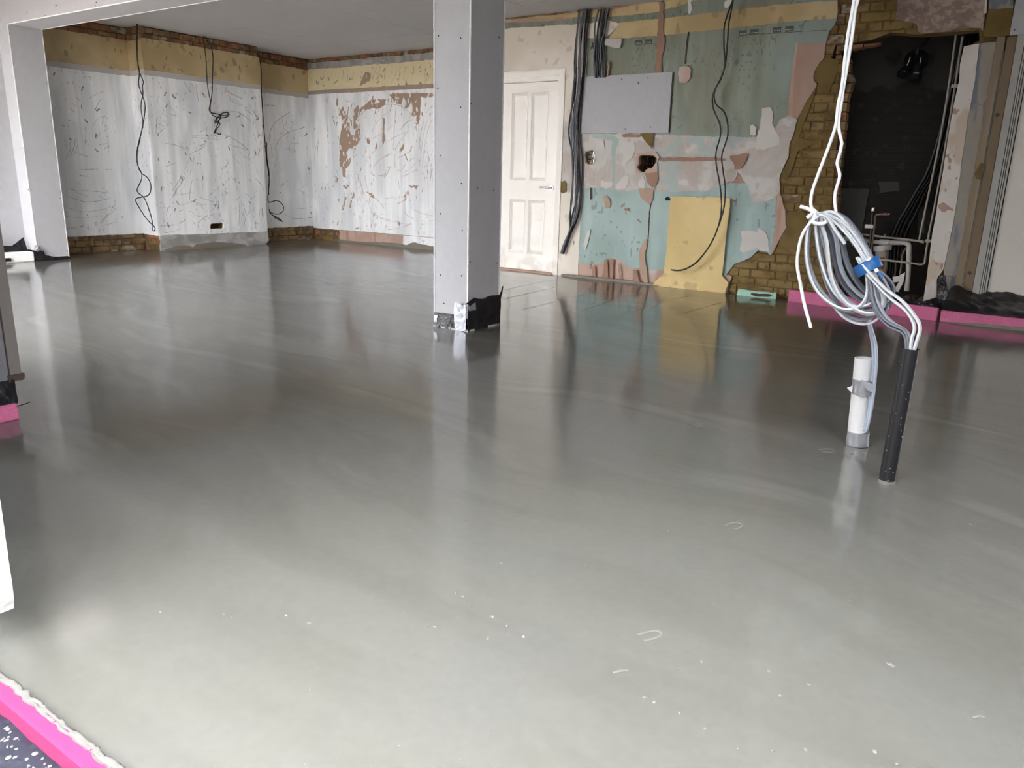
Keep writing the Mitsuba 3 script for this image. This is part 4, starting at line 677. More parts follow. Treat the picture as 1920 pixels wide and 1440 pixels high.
# the return that faces the windows
put(W3 + '__return_paint', plate(rough(box(XA, .19, -9.16, 2.06), .006, .03, 76), PR, -.02, .03), 'white'); put(W3 + '__return_tan', plate(rough(box(XA, 2.12, -9.16, 2.45), .008, .03, 77), PR, -.02, .03), 'tan')
put(W3 + '__return_rail_scar', plate(box(XA, 2.05, -9.16, 2.13), PR, -.02, .0285), 'ghost')
lay_bricks(W3, PR, box(XA, .0, -9.16, .2), .0, -.02, .022, ['brick_red', 'brick'], 42); lay_bricks(W3, PR, box(XA, 2.44, -9.16, 2.605), 2.45, -.02, .024, ['brick_red', 'brick_dirty'], 43)
RR = [[(6.648,1.994),(6.786,1.950),(6.927,1.905),(7.032,1.826),(7.100,1.728)], [(6.679,1.940),(6.851,1.855),(7.029,1.782),(7.099,1.713)], [(6.710,1.886),(6.884,1.814),(7.063,1.725)], [(6.586,1.444),(6.743,1.393),(6.954,1.269)], [(6.630,1.329),(6.808,1.293),(6.954,1.269)], [(6.109,1.417),(6.274,1.412),(6.463,1.429)], [(6.123,1.389),(6.288,1.384),(6.493,1.381)], [(5.597,0.537),(5.721,0.528),(5.884,0.554),(6.087,0.617)], [(5.736,0.683),(5.896,0.690),(6.096,0.719)], [(5.590,0.311),(5.781,0.319),(5.933,0.379)], [(5.629,0.224),(5.741,0.233),(5.858,0.273)], [(6.663,1.738),(6.842,1.737),(7.018,1.632)], [(6.770,1.276),(6.964,1.148),(7.107,1.291)], [(6.753,0.581),(6.742,0.427),(6.720,0.272)], [(6.808,0.565),(6.835,0.425),(6.805,0.269)], [(6.900,0.533),(6.931,0.438)], [(7.041,0.889),(7.132,0.813),(7.184,0.719)], [(7.063,0.388),(7.110,0.498),(7.141,0.370)], [(5.810,1.454),(5.898,1.391),(5.924,1.337)], [(5.852,1.728),(5.922,1.653)], [(5.664,1.526),(5.702,1.448)], [(6.726,1.185),(6.709,0.960),(6.728,0.734)], [(6.175,1.237),(6.164,1.293)], [(6.126,0.871),(6.226,0.864)], [(7.045,1.484),(7.111,1.337),(7.124,1.246)], [(6.892,1.191),(7.017,1.089),(7.101,0.921)], [(6.151,0.587),(6.261,0.467),(6.389,0.540)], [(6.362,0.435),(6.204,0.409),(6.087,0.427)], [(6.681,0.604),(6.758,0.642)]]
scratches(W3 + '__scratch_marks', 'X-9.165', wl.buffer(-.02), 110, 14, 'scratch', .0105, .002, .0045, .06, .35, [sm(a) for a in RR], 60)
scratches(W3 + '__band_scratches', 'X-9.165', box(YL + .05, 2.15, YR - .05, 2.42), 8, 15, 'rust', .0105, .002, .004, .03, .1, (), 16)
W4 = struct('wall_alcove'); scene[W4] = mikit.ply(mbox(XA - .2, XA - .02, 3.9, 8.5, 0, 2.6), 'mat_mortar')
AP = 'X-9.49'
for a, b, sd in ((4.3, YL, 80), (YR, YB, 90)):
    put(W4 + '__white_paint', plate(rough(box(a, .2, b, 2.06), .008, .03, sd), AP, 0, .02), 'white'); put(W4 + '__tan_band', plate(rough(box(a, 2.12, b, 2.46), .012, .03, sd + 1), AP, 0, .02), 'tan')
    put(W4 + '__picture_rail_scar', plate(rough(box(a, 2.05, b, 2.13), .003, .05, sd + 2), AP, 0, .0185), 'ghost')
    lay_bricks(W4, AP, box(a, 0, b, .205), .0, 0, .016, ['brick_dirty'], sd + 3); lay_bricks(W4, AP, box(a, 2.45, b, 2.605), 2.45, 0, .02, ['brick_dirty', 'brick_red'], sd + 4)
RA = [[(5.035,1.759),(5.166,1.835),(5.311,1.888)], [(5.088,1.635),(5.140,1.730),(5.186,1.772)], [(5.040,1.450),(5.120,1.547),(5.234,1.575)], [(5.269,1.505),(5.333,1.575),(5.410,1.621)], [(5.075,1.335),(5.130,1.391),(5.219,1.435)], [(5.194,1.342),(5.288,1.427),(5.372,1.465)], [(5.232,1.304),(5.296,1.360),(5.371,1.391)], [(5.207,1.329),(5.198,1.249),(5.188,1.155)], [(5.385,1.526),(5.384,1.406),(5.372,1.270)], [(5.151,1.207),(5.241,1.251),(5.358,1.276)], [(5.086,1.244),(5.143,1.260),(5.272,1.279)], [(4.945,1.444),(4.940,1.341),(4.921,1.236)], [(4.666,0.656),(4.794,0.609),(4.929,0.594),(5.144,0.633)], [(4.615,0.551),(4.767,0.489),(4.917,0.486),(5.191,0.536)], [(4.614,0.432),(4.785,0.415),(4.979,0.423)], [(4.611,0.299),(4.718,0.302),(4.830,0.332)], [(5.067,0.324),(5.231,0.361),(5.387,0.435)], [(5.321,0.513),(5.388,0.582)], [(4.835,0.959),(5.069,0.971),(5.324,0.956)], [(4.815,0.900),(4.921,0.882)], [(4.664,0.747),(4.767,0.721)], [(4.822,0.728),(4.970,0.715),(5.152,0.701)], [(4.791,0.695),(4.895,0.655)], [(5.308,0.805),(5.359,0.736)], [(5.289,1.690),(5.349,1.722)], [(5.075,1.634),(5.098,1.662)]]
scratches(W4 + '__scratch_marks', AP, box(4.4, .25, YL - .35, 2.0), 20, 16, 'scratch', .0205, .002, .0045, .1, .4, [sm(a) for a in RA], 18)
RB = [[(7.559,1.406),(7.578,1.544),(7.695,1.687),(7.964,1.844)], [(7.650,1.303),(7.718,1.429),(7.885,1.546),(8.223,1.645)], [(7.476,1.873),(7.573,1.903),(7.690,1.905)], [(8.022,1.429),(7.992,1.270)], [(8.231,1.408),(8.252,1.200)], [(7.577,1.377),(7.603,1.179),(7.654,1.056)], [(8.131,1.888),(8.184,1.892)], [(8.149,1.656),(8.201,1.643)], [(7.937,1.394),(8.104,1.417)], [(8.151,1.874),(8.167,1.782)]] + [[(7.890,0.326),(8.128,0.320),(8.343,0.326)], [(7.986,0.461),(8.197,0.470),(8.415,0.513)], [(7.777,0.386),(7.918,0.314)], [(7.942,0.221),(8.182,0.202),(8.367,0.191)]]
scratches(W4 + '__scratch_marks', AP, box(YR + .05, .25, YB - .05, 2.0), 14, 17, 'scratch', .0205, .002, .0045, .06, .3, [sm(a) for a in RB], 12)

# ------------------------------------------------------------------ boxed beam, its end pier, the boxed column
t = thing('boxed_beam', 'plasterboard boxed beam running from the left wall pier towards the column', 'beam')
put(t + '__front_board', mbox(-9.19, -3.0, 4.02, 4.033, 2.352, 2.598), 'board'); put(t + '__soffit_board', mbox(-9.19, -3.0, 4.033, 4.327, 2.352, 2.366), 'board'); put(t + '__back_board', mbox(-9.19, -3.0, 4.327, 4.34, 2.352, 2.598), 'board')
put(t + '__corner_bead', mbox(-8.96, -3.4, 4.016, 4.024, 2.348, 2.356), 'bead'); put(t + '__corner_bead', mbox(-8.96, -3.4, 4.336, 4.344, 2.348, 2.356), 'bead')
for x, z in [(-8.531,2.418),(-7.977,2.432),(-8.190,2.364),(-9.104,2.406)] + [(-7.967,2.433),(-7.275,2.395),(-7.295,2.372)]: put(t + '__screw', plate(Point(x, z).buffer(.005, 4), 'Y4.02', 0, .0015), 'screw')
t = thing('boxed_pier', 'plasterboard boxed pier at the left end of the beam', 'pier')
put(t + '__front_board', plate(box(-9.19, .11, -8.96, 2.352), 'Y4.02', -.013, .013), 'board'); put(t + '__side_board', plate(rough(box(4.02, .035, 4.345, 2.352), .001, .1, 1), 'X-8.96', -.013, .013), 'board')
put(t + '__corner_bead', mbox(-8.965, -8.957, 4.016, 4.024, .1, 2.352), 'bead'); put(t + '__corner_bead', mbox(-8.965, -8.957, 4.341, 4.348, .03, 2.352), 'bead')
put(t + '__plastic_skirt', plate(rough(box(4.03, 0, 4.345, .05), .005, .03, 2), 'X-8.96', -.012, .01), 'sheet', label='black plastic strip at the foot'); put(t + '__core', mbox(-9.19, -8.975, 4.035, 4.34, 0, 2.35), 'dark')
for x, z in [(4.335,2.264),(4.329,1.831),(4.325,1.451),(4.333,1.095),(4.324,0.656),(4.318,0.503),(4.339,0.096),(4.025,2.265),(4.028,1.982),(4.020,1.543),(4.014,1.164),(4.014,0.747)]: put(t + '__screw', plate(Point(x, z).buffer(.005, 4), 'X-8.96', 0, .0015), 'screw')
c = thing('boxed_column', 'plasterboard boxed column standing in the middle of the wet floor', 'column')
x0, x1, y0, y1 = -3.402, -3.117, 4.02, 4.37
put(c + '__front_board', plate(rough(box(x0, .085, x1, CE), .0015, .05, 5), 'Y4.02', -.013, .013), 'board'); put(c + '__side_board', plate(box(y0 + .013, .12, y1, CE), f'X{x1}', -.013, .013), 'board')
put(c + '__back_board', mbox(x0, x1, y1 - .013, y1, .1, CE), 'board'); put(c + '__left_board', mbox(x0, x0 + .013, y0, y1, .1, CE), 'board'); put(c + '__core', mbox(x0 + .02, x1 - .02, y0 + .02, y1 - .02, 0, .5), 'dark')
for (a, b) in ((x0, y0), (x1, y0), (x1, y1)): put(c + '__corner_bead', mbox(a - .004, a + .004, b - .004, b + .004, .09, CE), 'bead')
for x, z in [(-3.368,1.841),(-3.193,1.816),(-3.373,1.535),(-3.189,1.415),(-3.353,1.126),(-3.176,0.955),(-3.350,0.758),(-3.167,0.660),(-3.349,0.357),(-3.168,0.367),(-3.318,0.168)]: put(c + '__screw', plate(Point(x, z).buffer(.005, 6), 'Y4.02', 0, .0015), 'screw')
for x, z in [(4.028,1.855),(4.316,1.859),(4.033,1.436),(4.318,1.433),(4.111,0.926),(4.288,0.915),(4.042,0.459),(4.342,0.431)]: put(c + '__screw', plate(Point(x, z).buffer(.005, 6), f'X{x1}', 0, .0015), 'screw')
# black plastic, tape at its foot
g = rough([(3.979,0.187),(4.075,0.224),(4.126,0.210),(4.179,0.204),(4.231,0.214),(4.277,0.216),(4.368,0.210),(4.401,0.268),(4.411,0.267),(4.381,0.182),(4.384,-0.017),(4.238,-0.010),(4.014,0.004),(4.004,0.139),(4.040,0.157),(4.011,0.187)], .003, .02, 6)
def wrinkle(poly, plane, off, amp, seed, th=.002, step=.014):
    "a creased sheet with the polygon's outline"
    m = cat_([trimesh.creation.extrude_polygon(q, th, engine='earcut') for q in polys(Polygon(poly).buffer(0) if not hasattr(poly, 'area') else poly)])
    m = m.subdivide_to_size(step, max_iter=8); v = m.vertices
    n = meshkit.fbm(np.c_[v[:, 0] * 16, v[:, 1] * 9, np.full(len(v), seed)], 3, seed)
    f = np.abs(meshkit.noise(np.c_[v[:, 0] * 22 + v[:, 1] * 15, v[:, 1] * 6, np.full(len(v), seed + 3)], seed) - .5)
    m.vertices = np.c_[v[:, :2], v[:, 2] + amp * (n + .5 * f)]; m.apply_transform(frame(plane, off)); return m
put(c + '__plastic_sheet', wrinkle(g, f'X{x1}', .004, .010, 7), 'sheet', 50, 'black plastic sheet wrapped around the foot')
put(c + '__plastic_sheet', wrinkle(Polygon([(-3.398,0.100),(-3.214,0.104),(-3.210,0.022),(-3.276,-0.018),(-3.399,-0.020)]), 'Y4.02', .0, .012, 8), 'sheet', 50, 'black plastic sheet at the front of the foot')
put(c + '__duct_tape', wrinkle(Polygon([(-3.220,0.164),(-3.209,0.187),(-3.163,0.190),(-3.155,0.178),(-3.119,0.182),(-3.116,0.012),(-3.207,-0.014),(-3.213,0.067)]), 'Y4.02', .012, .008, 9), 'tape', 50, 'silver tape over the corner')
put(c + '__duct_tape', wrinkle(Polygon([(4.015,0.169),(4.086,0.192),(4.095,0.142),(4.020,0.140)]), f'X{x1}', .012, .004, 10), 'tape', 50); put(c + '__duct_tape', plate(rough([(-3.397,0.082),(-3.361,0.084),(-3.370,0.037),(-3.395,0.033)], .004, .01, 3), 'Y4.02', .012, .002), 'tape')
put(c + '__screed_fillet', mbox(x0 - .004, x1 + .012, y0 - .012, y1, 0, .012), 'cement')

# ------------------------------------------------------------------ pier at the left edge, near the camera
t = thing('insulated_pier', 'board clad pier end coloured as shaded, at the left edge over black plastic and pink foam', 'pier')
XP = -3.349
put(t + '__side_board', plate(rough(box(.6, .158, 1.335, CE), .002, .04, 3), f'X{XP}', -.02, .018), 'pier_board_shaded'); put(t + '__edge_batten', mbox(XP - .03, XP - .004, 1.342, 1.384, .17, CE), 'pier_batten')  # shade of this inner face is put into the darker board colour
put(t + '__crumbled_edge', plate(rough(box(1.33, .158, 1.389, .185), .006, .01, 6), f'X{XP}', -.018, .022), 'grime')
put(t + '__plastic_skirt', wrinkle(rough(box(.6, .065, 1.352, .165), .006, .03, 4), f'X{XP}', -.01, .02, 11), 'sheet', 50, 'black plastic under the board'); put(t + '__foam_strip', rbox(XP - .10, XP + .01, .6, 1.348, 0, .068), 'foam', label='pink foam strip at the foot')
put(t + '__nail', cyl((XP + .01, 1.345, .055), (XP + .07, 1.37, .078), .0018, 8), 'black', True); put(t + '__core', mbox(-3.66, XP - .10, .6, 1.30, 0, 2.6), 'board')
# skirt of the left wall behind it
t = thing('foam_upstand', 'white foam edge strip lying along the left wall', 'foam strip')
scene[t] = mikit.ply(rbox(-9.06, -8.955, 2.2, 3.985, .0, .105, .01), 'mat_polystyrene')
t = thing('plastic_upstand', 'black plastic sheet standing behind the white foam edge strip', 'plastic sheet')
scene[t] = mikit.ply(wrinkle(Polygon([(2.2, .05), (2.2, .235), (3.62, .235), (3.74, .17), (3.83, .165), (3.96, .25), (3.99, .05)]), 'X-9.10', 0, .02, 12), 'mat_sheet', smooth=50)
t = thing('black_batten', 'short black strip lying against the white foam edge strip', 'strip'); scene[t] = mikit.ply(mbox(-8.955, -8.93, 3.2, 3.74, .02, .055), 'mat_black')
t = thing('plastic_scrap', 'scrap of black plastic and tape at the foot of the left pier', 'plastic'); scene[t] = mikit.ply(wrinkle(Polygon([(3.99, .0), (3.98, .11), (4.07, .11), (4.09, .06), (4.18, .04), (4.15, .0)]), 'X-8.95', .002, .02, 13), 'mat_sheet', smooth=50)
t = thing('tape_scrap', 'silver tape ball on the corner of the left pier', 'tape'); m = crumb(0, 0, .035, .035, 3); m.apply_translation([-8.945, 4.015, .135]); scene[t] = mikit.ply(m, 'mat_tape')

# ------------------------------------------------------------------ threshold in the bottom left corner
t = thing('jamb_board', 'white foam backed board end with a torn edge at the left border of the picture', 'board')
g = rough(Polygon([(-1.83, .11), (-1.715, .105), (-1.693, .085), (-1.685, .12), (-1.675, .45), (-1.673, 2.2), (-1.83, 2.2)]), .004, .012, 5)
put(t + '__core', plate(g, 'Y.62', 0, .05), 'jamb_foam')
t = thing('foam_threshold', 'pink foam edge strip with a cement crusted top in the bottom left corner', 'foam strip')
pk = np.array([(-1.592,0.543),(-1.359,0.531),(-1.158,0.519)])
put(t + '__foam', cat_([rbox(-1.75, 2.6, .500, .535, -.12, .026, .004)]), 'foam_pink'); 
def crust(X, Y):
    Z = .020 + .014 * meshkit.fbm(np.stack([X * 90, Y * 90, X * 0], -1), 3, 5); return np.stack([X, Y + .006 * (meshkit.noise(np.stack([X * 60, Y * 0, X * 0], -1), 2) - .5), Z - .02 * ((Y > .540) | (Y < .523))], -1)
put(t + '__crust', shell(heightgrid(np.linspace(-1.75, 0, 260), np.linspace(.522, .541, 7), crust), .003), 'crust', 40, 'pale cement crust')
t = thing('splashed_plastic', 'black plastic sheet splashed with cement below the pink foam strip', 'plastic sheet')
sh = heightgrid(np.linspace(-1.9, .2, 120), np.linspace(.38, .5, 14), lambda X, Y: np.stack([X, Y, -.022 + (Y - .5) * .25 + .018 * meshkit.fbm(np.stack([X * 14, Y * 20, X * 0], -1), 3, 3)], -1))
put(t + '__sheet', shell(sh, .002), 'sheet_blue', 50)
ms = []
rng = random.Random(12)
for i in range(320):
    x, y = rng.uniform(-1.65, -.9), rng.uniform(.385, .495); z = -.022 + (y - .5) * .25 + .018 * float(meshkit.fbm(np.array([[x * 14, y * 20, 0.]]), 3, 3)[0])
    m = crumb(0, 0, rng.uniform(.0012, .006), .0015, i); m.apply_translation([x, y, z + .001]); ms.append(m)
stuff(put(t + '__cement_splashes', cat_(ms), 'crumb', 30))
t = thing('doorstep_brick', 'rough reddish brick edge at the very bottom left corner', 'brick')
m = rbox(-1.75, -.9, .22, .378, -.2, -.05, .008); m = m.subdivide_to_size(.02); m.vertices += (meshkit.fbm(m.vertices * 40, 3, 2)[:, None] - .5) * .012; scene[t] = mikit.ply(m, 'mat_roughcoat', smooth=30)

# ------------------------------------------------------------------ foam dams and plastic at the right
t = thing('foam_dam', 'pink foam strip standing across the foot of the brick opening', 'foam strip')
m = rbox(-.61, .61, -.018, .018, 0, .105); m.apply_transform(trimesh.transformations.rotation_matrix(math.atan2(6.80 - 7.02, 1.19), [0, 0, 1])); m.apply_translation([-1.255, 6.925, 0]); scene[t] = mikit.ply(m, 'mat_foam')
t = thing('foam_dam', 'pink foam strip under the black plastic by the right door', 'foam strip'); put(t + '__foam', rbox(-.635, .9, 6.80, 6.86, 0, .09, .006), 'foam')
put(t + '__screed_fillet', plate(rough(Polygon([(-.66, 0), (-.4, .018), (.2, .04), (.9, .05), (.9, 0)]), .004, .03, 2), 'Y6.80', 0, .006), 'splash')
t = thing('draped_plastic', 'crumpled black plastic sheet over the pink strip at the right door', 'plastic sheet')
def drape(X, Y):
    e = (Y - 6.80) / .34; base = .103 + .10 * np.clip(e, 0, 1) ** 1.2
    bump = .055 * meshkit.fbm(np.stack([X * 7, Y * 9, X * 0], -1), 4, 8) + .02 * meshkit.noise(np.stack([X * 25 + Y * 18, Y * 10, X * 0], -1), 4)
    k = np.clip(e * 7, 0, 1)
    return np.stack([X + .01 * e, Y, .0925 + (base - .103 + bump - .005 + .02 * np.exp(-((X + .6) / .06) ** 2)) * k], -1)
put(t + '__sheet', shell(heightgrid(np.linspace(-.63, .9, 110), np.linspace(6.806, 7.13, 34), drape), .002), 'sheet', 40)
put(t + '__flap', wrinkle(rough([(-0.725,0.320),(-0.675,0.335),(-0.645,0.230),(-0.599,0.175),(-0.601,0.077),(-0.700,0.095),(-0.729,0.132),(-0.709,0.154)], .004, .02, 4), 'Y7.1', 0, .02, 14), 'sheet', 50)
put(t + '__flap', wrinkle(rough([(-0.943,0.111),(-0.798,0.113),(-0.707,0.156),(-0.653,0.093),(-0.720,0.065),(-0.921,0.083)], .004, .02, 4), 'Y7.08', 0, .02, 15), 'sheet', 50)
t = thing('mint_filler', 'pale green lump of foam filler at the foot of the brick wall', 'filler lump')
g = rough([(-2.345,-0.013),(-2.332,0.059),(-2.240,0.056),(-2.169,0.052),(-1.987,0.059),(-1.985,-0.010),(-2.116,-0.006),(-2.233,-0.007)], .01, .02, 6)
m = wrinkle(g, 'Y7.13', 0, .03, 16, th=.03); put(t + '__lump', m, 'mint', 50); put(t + '__dirt', plate(rough([(-2.211,0.017),(-2.201,0.038),(-2.143,0.032),(-2.052,0.041),(-2.017,0.034),(-2.038,0.016),(-2.128,0.008)], .008, .015, 8), 'Y7.078', 0, .003), 'grime')

# ------------------------------------------------------------------ fittings on the kitchen wall
t = thing('wall_board', 'grey plasterboard rectangle fixed to the green wall beside the black cables', 'plasterboard')
q = [(-4.141,1.983),(-3.171,1.981),(-3.167,1.445),(-4.134,1.446)]; put(t + '__board', plate(Polygon(q), 'Y7.14', -.012, .0125), 'board')
for x, z in [(-3.688,1.943),(-3.413,1.940),(-3.512,1.905),(-3.509,1.893),(-3.354,1.498),(-3.620,1.484),(-3.975,1.358)][:6]: put(t + '__screw', plate(Point(x, z).buffer(.006, 5), 'Y7.14', .0005, .0015), 'screw')
put(t + '__side_packer', plate(Polygon([(-3.171,1.981),(-3.160,1.975),(-3.159,1.441),(-3.169,1.445)]), 'Y7.155', 0, .012), 'grime')
brk = [('d1', i) for i in range(2)]
for i, (pts, lab) in enumerate((([(-3.577,2.284),(-3.509,2.280),(-3.506,2.237),(-3.574,2.241)], 'first'), ([(-3.472,2.284),(-3.405,2.280),(-3.405,2.239),(-3.472,2.241)], 'second'), ([(-2.579,2.291),(-2.513,2.291),(-2.512,2.247),(-2.575,2.247)], 'third'), ([(-2.478,2.292),(-2.406,2.291),(-2.407,2.252),(-2.473,2.252)], 'fourth'),
                         ([(-2.285,2.296),(-2.213,2.294),(-2.213,2.252),(-2.281,2.254)], 'fifth'), ([(-2.179,2.296),(-2.108,2.294),(-2.108,2.252),(-2.176,2.252)], 'sixth'))):
    t = thing('wall_bracket', f'small dark perforated hanging bracket under the yellow band, {lab} of six from the left', 'bracket', 'cupboard hanging brackets')
    put(t + '__plate', plate(Polygon(pts), K, .004, .003), 'stamp'); a = np.array(pts)
    for s in (.2, .42, .62, .82):
        cx = a[0] * (1 - s) + a[1] * s; cy = a[3] * (1 - s) + a[2] * s; m_ = cx * .35 + cy * .65; put(t + '__hole', plate(Point(*m_).buffer(.0045, 4), K, .007, .0006), 'ghost')
for i, (pts, lab) in enumerate((([(-4.053,1.245),(-3.977,1.251),(-3.973,1.184),(-4.049,1.177)], 'dirty metal back box in the left wall hole'), ([(-3.396,1.225),(-3.310,1.231),(-3.305,1.132),(-3.382,1.125)], 'dirty metal back box in the middle wall hole'))):
    t = thing('socket_box', lab, 'socket box'); a = np.array(pts); u0, w0 = a.min(0); u1, w1 = a.max(0)
    put(t + '__shell', plate(box(u0, w0, u1, w1).difference(box(u0 + .004, w0 + .004, u1 - .004, w1 - .004)), K, -.10, .06), 'grime')
    for k in range(3): put(t + '__wire', tube([(u0 + (u1 - u0) * (.3 + .2 * k), YK + .09, (w0 + w1) / 2), (u0 + (u1 - u0) * (.35 + .15 * k), YK + .04, (w0 + w1) / 2 + .02 * (k - 1)), (u0 + (u1 - u0) * (.2 + .3 * k), YK + .02, w0 + .03)], .005, 6), ['screw', 'black', 'grime'][k], True)
t = thing('socket_box', 'shiny galvanised back box set flush in the right wall hole', 'socket box'); a = np.array([(-2.496,1.240),(-2.427,1.245),(-2.423,1.180),(-2.492,1.177)]); u0, w0 = a.min(0); u1, w1 = a.max(0)
put(t + '__shell', plate(box(u0, w0, u1, w1).difference(box(u0 + .004, w0 + .004, u1 - .004, w1 - .004)), K, -.025, .04), 'steel'); put(t + '__back', plate(box(u0, w0, u1, w1), K, .008, .001), 'steel')
rng = random.Random(3)
for k in range(7): put(t + '__knockout', plate(Point(rng.uniform(u0 + .012, u1 - .012), rng.uniform(w0 + .012, w1 - .012)).buffer(.006, 5), K, .0095, .001), 'screw')
t = thing('pipe_stub', 'short brown stub with a red cap standing behind the grey wall board', 'pipe')
q = [(-3.834,1.974),(-3.839,2.017),(-3.831,2.063),(-3.836,2.081)]; put(t + '__pipe', tube(onY(q, 7.135), [.011, .012, .014, .014], 10, smooth=False), 'timber', True); q = [(-3.836,2.075),(-3.838,2.103)]; put(t + '__cap', cyl((q[0][0], 7.135, q[0][1]), (q[1][0], 7.135, q[1][1]), .017, 12), 'rust', 40)
t = thing('radiator_bracket', 'small metal bracket at the top right corner of the yellow radiator patch', 'bracket'); a = [(-2.500,0.854),(-2.467,0.853),(-2.468,0.839),(-2.499,0.841)]; scene[t] = mikit.ply(plate(Polygon(a), K, .004, .02), 'mat_rust')
t = thing('radiator_bracket', 'small dark metal bracket at the top left of the yellow radiator patch', 'bracket'); a = [(-3.152,0.842),(-3.134,0.861),(-3.104,0.844),(-3.107,0.826),(-3.144,0.825)]; scene[t] = mikit.ply(plate(Polygon(a), K, .004, .015), 'mat_screw')
t = thing('timber_wedge', 'brown chunk of timber exposed at the door frame edge beside the lever', 'timber'); a = [(-4.332,0.968),(-4.287,0.983),(-4.260,0.954),(-4.260,0.872),(-4.300,0.857),(-4.331,0.869)]; put(t + '__chunk', plate(rough(a, .005, .02, 3), K, .002, .012), 'mustard')

# black cables
def loop_cable(key, label, runs, r, mat, group=None, cat='cable'):
    t = thing(key, label, cat, group)
    if len(runs) == 1: scene[t] = mikit.ply(tube(runs[0], r, 7), 'mat_' + mat, smooth=40)
    else:
        for q in runs: put(t + '__strand', tube(q, r, 7), mat, 40)
    return t
rng = random.Random(21)
cent = [(-4.122,2.591),(-4.131,2.490),(-4.142,2.369),(-4.144,2.228),(-4.141,2.095),(-4.143,1.961),(-4.150,1.826),(-4.157,1.680),(-4.176,1.572),(-4.174,1.472),(-4.160,1.382),(-4.157,1.292)]; low_ = [(-4.159,1.407),(-4.132,1.199),(-4.112,1.009),(-4.111,0.796),(-4.135,0.622),(-4.161,0.490),(-4.207,0.376),(-4.253,0.239)]
path = [cent[0], cent[2], cent[4], cent[6], cent[8], cent[10]] + [low_[1], low_[3], low_[4], low_[5], low_[6], low_[7]]
t = thing('cable_bundle', 'bundle of long black cables hanging from the ceiling beside the white door', 'cable bundle')
for i in range(9):
    o = rng.uniform(-.045, .045); sp = [1.2 * o + rng.uniform(-.012, .012) if k < 9 else .25 * o for k in range(12)]
    if i == 8: sp = [-.07 + .01 * k if k < 6 else 0 for k in range(12)]
    yy = [7.085 + .02 * (i % 3) + rng.uniform(-.008, .008) for k in range(12)]
    n_ = 12 if i < 6 else 11
    put(t + '__cable', tube([(p[0] + sp[k], yy[k], p[1]) for k, p in enumerate(path[:n_])], .008 if i < 8 else .005, 7), 'cable_black' if i % 3 else 'cable_dark', 40)
q = path[-3:]; put(t + '__wrap', tube([(q[0][0], 7.11, q[0][1]), (q[1][0], 7.11, q[1][1]), (q[2][0], 7.11, q[2][1])], .017, 10), 'cable_black', 40)
cent = [(-3.902,2.580),(-3.926,2.491),(-3.936,2.382),(-3.943,2.271),(-3.945,2.160),(-3.931,2.065),(-3.916,1.965)]
t = thing('cable_bundle', 'shorter bundle of black cables dropping behind the grey wall board', 'cable bundle')
for i in range(8):
    o = (i - 3.5) * .0145; j_ = [rng.uniform(-.012, .012) for _ in cent]
    put(t + '__cable', tube([(p[0] + o + j_[k], 7.11 + .018 * (i % 2), p[1]) for k, p in enumerate(cent)], .008, 7), 'cable_black' if i % 3 else 'cable_dark', 40)
for i, s in enumerate(([(-4.037,2.245),(-3.997,2.256),(-3.979,2.246)], [(-4.030,2.230),(-4.008,2.280),(-3.994,2.293)], [(-4.022,2.295),(-4.010,2.248),(-3.995,2.219)])): put(t + '__wire_end', tube(onY(s, 7.12), .004, 6), 'cable_black', 40)
r1 = [(-2.620,2.536),(-2.652,2.440),(-2.677,2.343),(-2.677,2.242),(-2.663,2.132),(-2.646,2.029),(-2.650,1.952),(-2.679,1.868),(-2.716,1.800),(-2.730,1.722),(-2.709,1.633),(-2.669,1.562),(-2.632,1.482),(-2.630,1.384),(-2.638,1.294)]; r1b = [(-2.633,1.413),(-2.644,1.282),(-2.636,1.173),(-2.605,1.063),(-2.577,0.964),(-2.558,0.864),(-2.547,0.775),(-2.550,0.684),(-2.570,0.581),(-2.613,0.463),(-2.676,0.354),(-2.754,0.259),(-2.850,0.198),(-2.912,0.180),(-2.987,0.180)]
r2 = [(-2.615,2.536),(-2.626,2.438),(-2.637,2.340),(-2.636,2.240),(-2.635,2.130),(-2.634,2.028),(-2.649,1.944),(-2.683,1.859),(-2.712,1.791),(-2.708,1.721),(-2.679,1.668),(-2.628,1.631),(-2.589,1.578),(-2.566,1.507),(-2.557,1.401),(-2.568,1.294)]; r2b = [(-2.568,1.348),(-2.583,1.261),(-2.577,1.174),(-2.553,1.075),(-2.529,0.976),(-2.520,0.888),(-2.520,0.798),(-2.534,0.708),(-2.560,0.604),(-2.602,0.481),(-2.670,0.360),(-2.749,0.266),(-2.844,0.202),(-2.913,0.184),(-2.988,0.182)]
top = lambda q: [(q[0][0] + .05, 7.0, 2.62)]
loop_cable('hanging_cable', 'long black cable loop hanging in front of the yellow radiator patch', [top(r1) + onY(r1[:-1], 7.06) + onY(r1b[1:], 7.04), top(r2) + onY(r2[:-1], 7.05) + onY(r2b[1:], 7.03)], .0065, 'cable_black')
